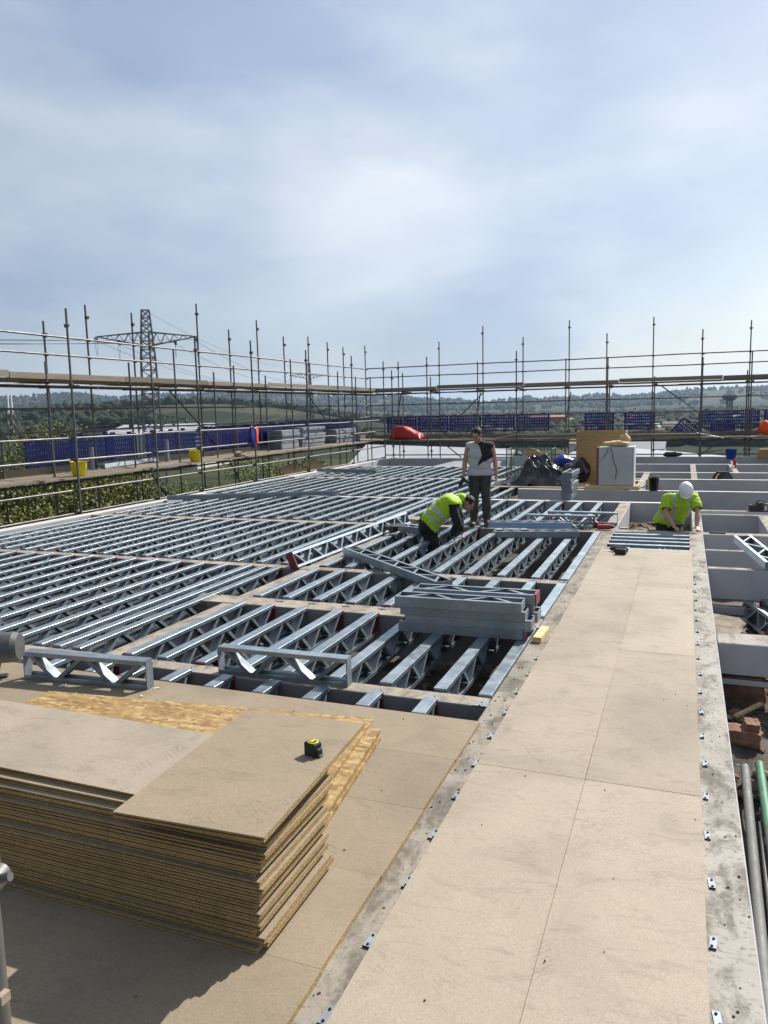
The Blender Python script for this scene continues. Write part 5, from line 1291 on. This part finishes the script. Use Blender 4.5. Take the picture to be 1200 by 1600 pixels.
b_.add(vs_, [tuple(range(n-1, -1, -1)), tuple(range(n, 2*n))]+[(i, (i+1) % n, (i+1) % n+n, i+n) for i in range(n)], 0); b_.build('brim', 'white', hat)

# ================================================================== FAR THINGS
def lattice(b_, c0, h0, c1, h1, n, r, brace_r, b2=None):
    """square tower between two half-widths"""
    b2 = b2 or b_
    for i in range(n):
        ta, tb = i/n, (i+1)/n
        ha, hb = h0+(h1-h0)*ta, h0+(h1-h0)*tb; za, zb = c0+(c1-c0)*ta, c0+(c1-c0)*tb
        ca = [(sx*ha, sy_*ha, za) for sx, sy_ in ((-1, -1), (1, -1), (1, 1), (-1, 1))]
        cb = [(sx*hb, sy_*hb, zb) for sx, sy_ in ((-1, -1), (1, -1), (1, 1), (-1, 1))]
        for k in range(4):
            j = (k+1) % 4
            b2.bar(ca[k], cb[j], brace_r); b2.bar(ca[j], cb[k], brace_r); b2.bar(cb[k], cb[j], brace_r)
def pylon(loc, rz, H, label, s=1.0, arms=((21.3, 10.2), (2.2, 6.0)), base=-14, near=True):
    t_ = thing('electricity_pylon', label, 'pylon', loc, (0, 0, rz), 'electricity pylons')
    secs = [(base, 2.6), (-1, 2.05), (15.4, 1.6), (21.3, 1.2), (H, 0.85)]
    for sx, sy_ in ((-1, -1), (1, -1), (1, 1), (-1, 1)):
        b_ = MB()
        for (z0, h0), (z1, h1) in zip(secs[:-1], secs[1:]): b_.bar((sx*h0, sy_*h0, z0), (sx*h1, sy_*h1, z1), 0.20*s)
        b_.build('leg', 'pylon', t_)
    b_ = MB()
    for ((z0, h0), (z1, h1)), n in zip(zip(secs[:-1], secs[1:]), (3, 6, 3, 3)): lattice(b_, z0, h0, z1, h1, n, 0.1, 0.115*s)
    b_.build('bracing', 'pylon', t_, kind='stuff')
    tips = []
    for z_, ln in arms:
        for sg in (-1, 1):
            b_ = MB(); hw = 1.0 if z_ > 10 else 1.75
            tip = Vector((sg*(hw+ln), 0, z_-1.0))
            for sy_ in (-1, 1):
                bt, tp = Vector((sg*hw, sy_*hw*0.9, z_-3.0 if z_ > 10 else z_-2.4)), Vector((sg*hw, sy_*hw*0.9, z_))
                b_.bar(bt, tip, 0.15*s); b_.bar(tp, tip, 0.15*s)
                m_ = 5
                for i in range(m_):
                    a, c_ = bt.lerp(tip, i/m_), tp.lerp(tip, (i+0.5)/m_)
                    b_.bar(a, c_, 0.08*s); b_.bar(c_, bt.lerp(tip, (i+1)/m_), 0.08*s)
            b_.build('cross_arm', 'pylon', t_)
            for q in (1.0, 0.52):
                pt = Vector((sg*(hw+ln*q), 0, z_-1.0-1.4*(1-q)))
                for sy_ in (-1, 1):
                    e = pt+Vector((0, sy_*2.3, -0.9))
                    if near:
                        b_ = MB(); b_.tube(pt, pt.lerp(e, 0.3), 0.05*s, 6)
                        for k in range(12): a = pt.lerp(e, 0.3+0.055*k); c_ = pt.lerp(e, 0.34+0.055*k); b_.tube(a, c_, 0.20*s, 8)
                        b_.build('insulator', 'black', t_)
                tips.append(pt)
    return t_, tips
PY1 = Vector((-117.0, 150, 0)); PY2 = Vector((-211.5, 420, 0))
rzp = R(34)
p1, tips1 = pylon(PY1, rzp, 26.3, 'large lattice electricity pylon with crossarms behind the left scaffold', 1.4)
p2, tips2 = pylon(PY2, rzp, 31.5, 'small distant pylon between the scaffold poles near the middle', 1.7, ((25, 10.5), (16, 9.5)), -14, False)
def wire(name, p, q, sag, r=0.045, n=28):
    b_ = MB(); pts = []
    for i in range(n+1):
        t = i/n; a = p.lerp(q, t); a.z -= sag*4*t*(1-t); pts.append(a)
    b_.path(pts, r, 5)
    return b_.build(name, 'wire')
Rz = Matrix.Rotation(rzp, 4, 'Z')
def tipw(P, t_): return P + (Rz @ t_)
wl = ['outer left upper', 'inner left upper', 'outer right upper', 'inner right upper', 'outer left lower', 'inner left lower', 'outer right lower', 'inner right lower']
dirN = Vector((-70, -330, 6))
for i, tp in enumerate(tips1):
    a = tipw(PY1, tp)
    fwd_ = (Rz @ Vector((0, 2.3, -0.9)))
    b2 = tipw(PY2, tips2[i])
    tag(wire('power_line', a+fwd_, b2, 7, 0.05), f'{wl[i]} wire running from the large pylon to the distant pylon', 'power line', 'overhead power lines')
    tag(wire('power_line', a+(Rz @ Vector((0, -2.3, -0.9))), a+dirN, 8, 0.05), f'{wl[i]} wire running from the large pylon out of frame left', 'power line', 'overhead power lines')
    if i in (0, 1, 2, 3):
        tag(wire('jumper_cable', a+fwd_, a+(Rz @ Vector((0, -2.3, -0.9))), 3.4, 0.04, 12), f'{wl[i]} drooping jumper loop under the crossarm of the large pylon', 'cable', 'jumper loops on the pylon')
tag(wire('power_line', PY1+Vector((0, 0, 26.2)), PY2+Vector((0, 0, 31)), 6, 0.04), 'top earth wire from the peak of the large pylon to the distant pylon', 'power line', 'overhead power lines')
# mast with two white antennas, left edge
t_ = thing('phone_mast', 'slim lattice mast with two white panel antennas at the left edge', 'mast', (-74.9, 70, 0))
b_ = MB()
for sx, sy_ in ((-1, -1), (1, -1), (1, 1), (-1, 1)): b_.bar((sx*0.42, sy_*0.42, -14), (sx*0.40, sy_*0.40, 3.2), 0.09)
lattice(b_, -14, 0.42, 3.2, 0.40, 14, 0.05, 0.05); b_.build('lattice', 'tube_dark', t_, kind='stuff')
for x in (-0.28, 0.28):
    b_ = MB(); b_.tube((x, -0.2, 2.6), (x, -0.2, 4.9), 0.13, 10); b_.build('antenna', 'white', t_)
# water tower far right
t_ = thing('water_tower', 'distant blue grey water tower right of the far poles', 'tower', (19.3, 400, 0))
b_ = MB()
for a in range(8): b_.tube((1.0*math.cos(a*.785), 1.0*math.sin(a*.785), -14), (1.2*math.cos(a*.785), 1.2*math.sin(a*.785), 3.2), 0.35, 6)
b_.build('shaft', 'insul', t_)
b_ = MB(); b_.lathe([(1.6, 2.6), (3.2, 3.6), (3.4, 4.9), (3.0, 5.6)], 18); b_.build('tank', 'insul', t_)
b_ = MB()
for x in (-1.5, 0.3, 1.8): b_.bar((x, 0, 5.5), (x, 0, 9), 0.12)
b_.build('aerial', 'insul', t_)
# warehouses
def shed(name, label, pts, z_eave, ridge, roofmat, wallmat='wallclad', base=-20, over=0.4, strip=0):
    """pts: 4 ground corners (counter-clockwise); ridge runs from mid of side 3-0 to mid of side 1-2"""
    t_ = thing(name, label, 'building')
    P = [Vector((x, y, 0)) for x, y in pts]; b_ = MB()
    lo = [p+Vector((0, 0, base)) for p in P]; hi = [p+Vector((0, 0, z_eave)) for p in P]
    ra = (P[3]+P[0])/2+Vector((0, 0, ridge)); rb = (P[1]+P[2])/2+Vector((0, 0, ridge))
    b_.add(lo+hi+[ra, rb], [(0, 1, 5, 4), (1, 2, 6, 9, 5), (2, 3, 7, 6), (3, 0, 4, 8, 7)]); b_.build('wall', wallmat, t_)
    b_ = MB(); up = Vector((0, 0, 0.25)); c_ = sum(P, Vector())/4
    def ex(p): d = (p-Vector((c_.x, c_.y, p.z))); return p+d.normalized()*over
    for q in ((hi[0], hi[1], rb, ra), (hi[2], hi[3], ra, rb)):
        a = [ex(v)+Vector((0, 0, 0.05)) for v in q]; b_.add(a+[v+up for v in a], [(3, 2, 1, 0), (4, 5, 6, 7), (0, 1, 5, 4), (1, 2, 6, 5), (2, 3, 7, 6), (3, 0, 4, 7)])
    b_.build('roof', roofmat, t_)
    b_ = MB(); L = (P[1]-P[0]).length; d = (P[1]-P[0]).normalized(); nrm = Vector((d.y, -d.x, 0))
    for k in range(int(L/7)):
        p = P[0]+d*(3.5+7*k)+nrm*0.06
        b_ = MB(); b_.bar(p+Vector((0, 0, z_eave-3.4)), p+Vector((0, 0, z_eave-2.0)), 2.2, 0.1, 0, tuple(nrm)); b_.build('window', 'glass', t_)
    return t_
shed('warehouse', 'wide pale grey warehouse roof beyond the far scaffold, right of the plywood box', [(-14, 62), (16, 62), (9.5, 101), (-11.5, 135)], -5.2, -4.0, 'roofgrey')
shed('warehouse', 'white low gabled warehouse roof beyond the far scaffold behind the standing man', [(-40, 88), (-17, 70), (-21, 112), (-47, 122)], -6.0, -3.2, 'roofsheet')
shed('warehouse', 'white roofed low shed in the field behind the pylon', [(-168, 190), (-138, 197), (-148, 232), (-178, 225)], -3.6, -1.0, 'roofsheet')
shed('warehouse', 'red clad building beyond the far scaffold, above the orange cable reel', [(-118, 632), (-91, 640), (-93, 660), (-120, 652)], -7.0, -5.6, 'redbrick', 'redbrick')
k = 0
hs = []
for i in range(16):
    a = R(random.uniform(-14, 8)); d_ = random.uniform(300, 900)
    x, y = d_*math.sin(a), d_*math.cos(a)
    L, w = random.uniform(9, 26), random.uniform(7, 12); an = random.uniform(-.5, .5)
    c_, s_ = math.cos(an), math.sin(an)
    pt = [(x+c_*u-s_*v_, y+s_*u+c_*v_) for u, v_ in ((-L/2, -w/2), (L/2, -w/2), (L/2, w/2), (-L/2, w/2))]
    gz = float(terrain_h(np.array([d_]), np.array([a]))[0])
    o = shed('house', f'small distant house in the valley, {ORD[i]} built of the scattered town', pt, gz+4.8, gz+7.6, random.choice(['roofgrey', 'redbrick', 'roofgrey', 'oldwood']), random.choice(['wallclad', 'redbrick', 'cabinet']), gz-3)
    o['group'] = 'distant houses in the valley'
# ---- woodland: clumps on the hills, joined (nobody could count it)
def leafmat(name, cols):
    m, t, b = newmat(name); v = pos_node(t, 'World')
    c = ramp(t, noise(t, v, 0.045, 5, 0.7), [(0.28, cols[0]), (0.5, cols[1]), (0.72, cols[2])])
    c = mix(t, 1.0, c, ramp(t, noise(t, v, 0.9, 5, 0.7), [(0.3, g3(0.6)), (0.7, g3(1.35))]), 'MULTIPLY')
    t.links.new(c, b.inputs['Base Color']); b.inputs['Roughness'].default_value = 0.9; b.inputs['Specular IOR Level'].default_value = 0.15
    return m
MT['wood_far'] = leafmat('hill_trees', ((0.010, 0.015, 0.008), (0.019, 0.026, 0.011), (0.034, 0.038, 0.017)))
bm = bmesh.new(); bmesh.ops.create_icosphere(bm, subdivisions=1, radius=1.0)
iv = np.array([v.co[:] for v in bm.verts]); fi = np.array([[v.index for v in f.verts] for f in bm.faces]); bm.free()
def clumps(n, azr, rr_, hr, dens):
    V = []; F = []; o = 0; c = 0; tries = 0
    while c < n and tries < n*12:
        tries += 1
        a = R(random.uniform(*azr)); d_ = math.exp(random.uniform(math.log(rr_[0]), math.log(rr_[1])))
        x, y = d_*math.sin(a), d_*math.cos(a)
        if mnoise.fractal(Vector((x/240, y/240, 5.0)), 0.8, 2, 4) < dens(a, d_): continue
        if abs(x-PY1.x) < 14 and abs(y-PY1.y) < 14: continue
        gz = float(terrain_h(np.array([d_]), np.array([a]))[0])
        h = random.uniform(*hr); w = h*random.uniform(0.45, 0.8)
        jit = 1+0.34*rng.standard_normal((len(iv), 1))
        P = iv*jit*np.array([w, w, h*0.55])+np.array([x, y, gz+h*0.42])
        V.append(P); F.append(fi+o); o += len(iv); c += 1
    return np.concatenate(V), np.concatenate(F)
def numesh(name, V, F, mat_, kind=None, parent=None):
    me = bpy.data.meshes.new(name); me.vertices.add(len(V)); me.vertices.foreach_set('co', V.astype(np.float32).ravel())
    k = F.shape[1]; me.loops.add(F.size); me.loops.foreach_set('vertex_index', F.astype(np.int32).ravel())
    me.polygons.add(len(F)); me.polygons.foreach_set('loop_start', np.arange(0, F.size, k, dtype=np.int32)); me.polygons.foreach_set('loop_total', np.full(len(F), k, dtype=np.int32))
    me.materials.append(MT[mat_] if isinstance(mat_, str) else mat_); me.update(calc_edges=True); me.validate()
    return link(name, me, parent, kind=kind)
V, F = clumps(5200, (-58, -14), (520, 1500), (4, 9), lambda a, d_: -0.25 if d_ > 900 else 0.12)
numesh('hill_woodland', V, F, 'wood_far', 'stuff')
V, F = clumps(5200, (-24, 16), (420, 2300), (4, 9), lambda a, d_: 0.0)
numesh('valley_woodland', V, F, 'wood_far', 'stuff')
V, F = clumps(3800, (-58, 16), (2400, 4200), (8, 18), lambda a, d_: -0.1)
numesh('ridge_woodland', V, F, 'wood_far', 'stuff')
# ---- nearer trees beside the building (spring foliage made of leaf clumps)
def leafy(name, cols):
    m, t, b = newmat(name); v = pos_node(t, 'World')
    c = ramp(t, noise(t, v, 1.1, 5, 0.7), [(0.28, cols[0]), (0.5, cols[1]), (0.72, cols[2])])
    t.links.new(c, b.inputs['Base Color']); b.inputs['Roughness'].default_value = 0.7; b.inputs['Transmission Weight'].default_value = 0.0
    return m
MT['leaf_y'] = leafy('spring_leaves', ((0.06, 0.07, 0.008), (0.125, 0.135, 0.012), (0.20, 0.19, 0.022)))
MT['leaf_g'] = leafy('green_leaves', ((0.022, 0.035, 0.009), (0.042, 0.058, 0.012), (0.07, 0.082, 0.018)))
MT['bark'] = simple('bark', (0.09, 0.07, 0.05), 0.9, 0, 0.3, 5, 0.8)
def tree_meshes(h, rad, n, mat_, seed):
    rg = np.random.default_rng(seed)
    b_ = MB(); b_.tube((0, 0, -0.3), (0.1, 0, h*0.45), 0.16*h/8, 8, 0, 0.10*h/8)
    lobes = []
    for i in range(13):
        a = rg.uniform(0, 6.28); rr_ = rad*rg.uniform(0.15, 0.75); z_ = h*rg.uniform(0.35, 0.92)
        c_ = np.array([rr_*math.cos(a), rr_*math.sin(a), z_]); lobes.append((c_, rad*rg.uniform(0.25, 0.5)))
        b_.tube((0.05, 0, h*rg.uniform(0.2, 0.45)), tuple(c_), 0.05*h/8, 5, 0, 0.015)
    tr = b_.mesh('trunk', 'bark')
    V = []; 
    per = n//len(lobes)
    for c_, r_ in lobes:
        d = rg.standard_normal((per, 3)); d /= np.linalg.norm(d, axis=1)[:, None]
        p = c_+d*(r_*rg.uniform(0.3, 1.08, (per, 1))**0.6)
        u = rg.standard_normal((per, 3)); u /= np.linalg.norm(u, axis=1)[:, None]
        w = np.cross(u, rg.standard_normal((per, 3))); w /= np.linalg.norm(w, axis=1)[:, None]
        s_ = rg.uniform(0.05, 0.11, (per, 1))
        V.append(np.stack([p-u*s_, p+w*s_*0.6, p+u*s_, p-w*s_*0.6], 1).reshape(-1, 3))
    V = np.concatenate(V); F = np.arange(len(V)).reshape(-1, 4)
    me = numesh('crown', V, F, mat_); d_ = me.data; bpy.data.objects.remove(me)
    return tr, d_
kinds = [tree_meshes(11.5, 4.0, 15000, 'leaf_y', 1), tree_meshes(10, 3.6, 15000, 'leaf_g', 2), tree_meshes(13, 4.4, 15000, 'leaf_y', 3)]
tl = [(-19, 17, 2, 1.0), (-18.5, 23, 0, 1.12), (-23, 12, 0, 1.15), (-19.5, 32, 1, 1.2), (-30, 24, 0, 1.2), (-26, 31, 1, 1.25), (-34, 38, 2, 1.15), (-41, 30, 0, 1.3), (-48, 45, 1, 1.3), (-30, 55, 0, 1.2), (-56, 56, 2, 1.3), (-22, 38, 2, 1.0), (-27, 19, 2, 1.02), (-30, 29, 0, 1.15), (-35, 16, 2, 1.0), (-22, 20, 0, 1.0), (-27, 26, 1, 1.1), (-21, 28, 2, .85), (-33, 22, 2, 1.05), (-25, 35, 0, 1.0), (-36, 31, 1, 1.0), (-20.5, 14, 1, 1.0), (-29, 15, 0, 1.0), (-32, 42, 2, .95), (-44, 38, 0, 1.0), (-24, 45, 1, .9), (-45, 25, 2, 1.15), (-40, 50, 1, 1.0), (-52, 33, 0, 1.2)]
words = ['leafy yellow green spring tree', 'dull green tree', 'tall yellow green spring tree']
for i, (x, y, kd, s_) in enumerate(tl):
    t_ = thing('tree', f'{words[kd]} below the left scaffold, {ORD[i]} in the row beside the building', 'tree', (x, y, -14.2), (0, 0, random.uniform(0, 6.28)), 'trees beside the building')
    t_.scale = (s_, s_, s_*random.uniform(.98, 1.08))
    link('trunk', kinds[kd][0], t_); link('crown', kinds[kd][1], t_)
# ---- haze: one even box round the camera and everything
b_ = MB(); b_.box((-7800, -7800, -60), (7800, 7800, 190))
m = bpy.data.materials.new('haze_air'); m.use_nodes = True; nt2 = m.node_tree; nt2.nodes.clear()
oo = nt2.nodes.new('ShaderNodeOutputMaterial'); pv = nt2.nodes.new('ShaderNodeVolumePrincipled')
pv.inputs['Color'].default_value = (0.58, 0.77, 1.0, 1); pv.inputs['Density'].default_value = 0.00008; pv.inputs['Anisotropy'].default_value = 0.3
nt2.links.new(pv.outputs[0], oo.inputs['Volume'])
b_.build('haze', m, kind='stuff')
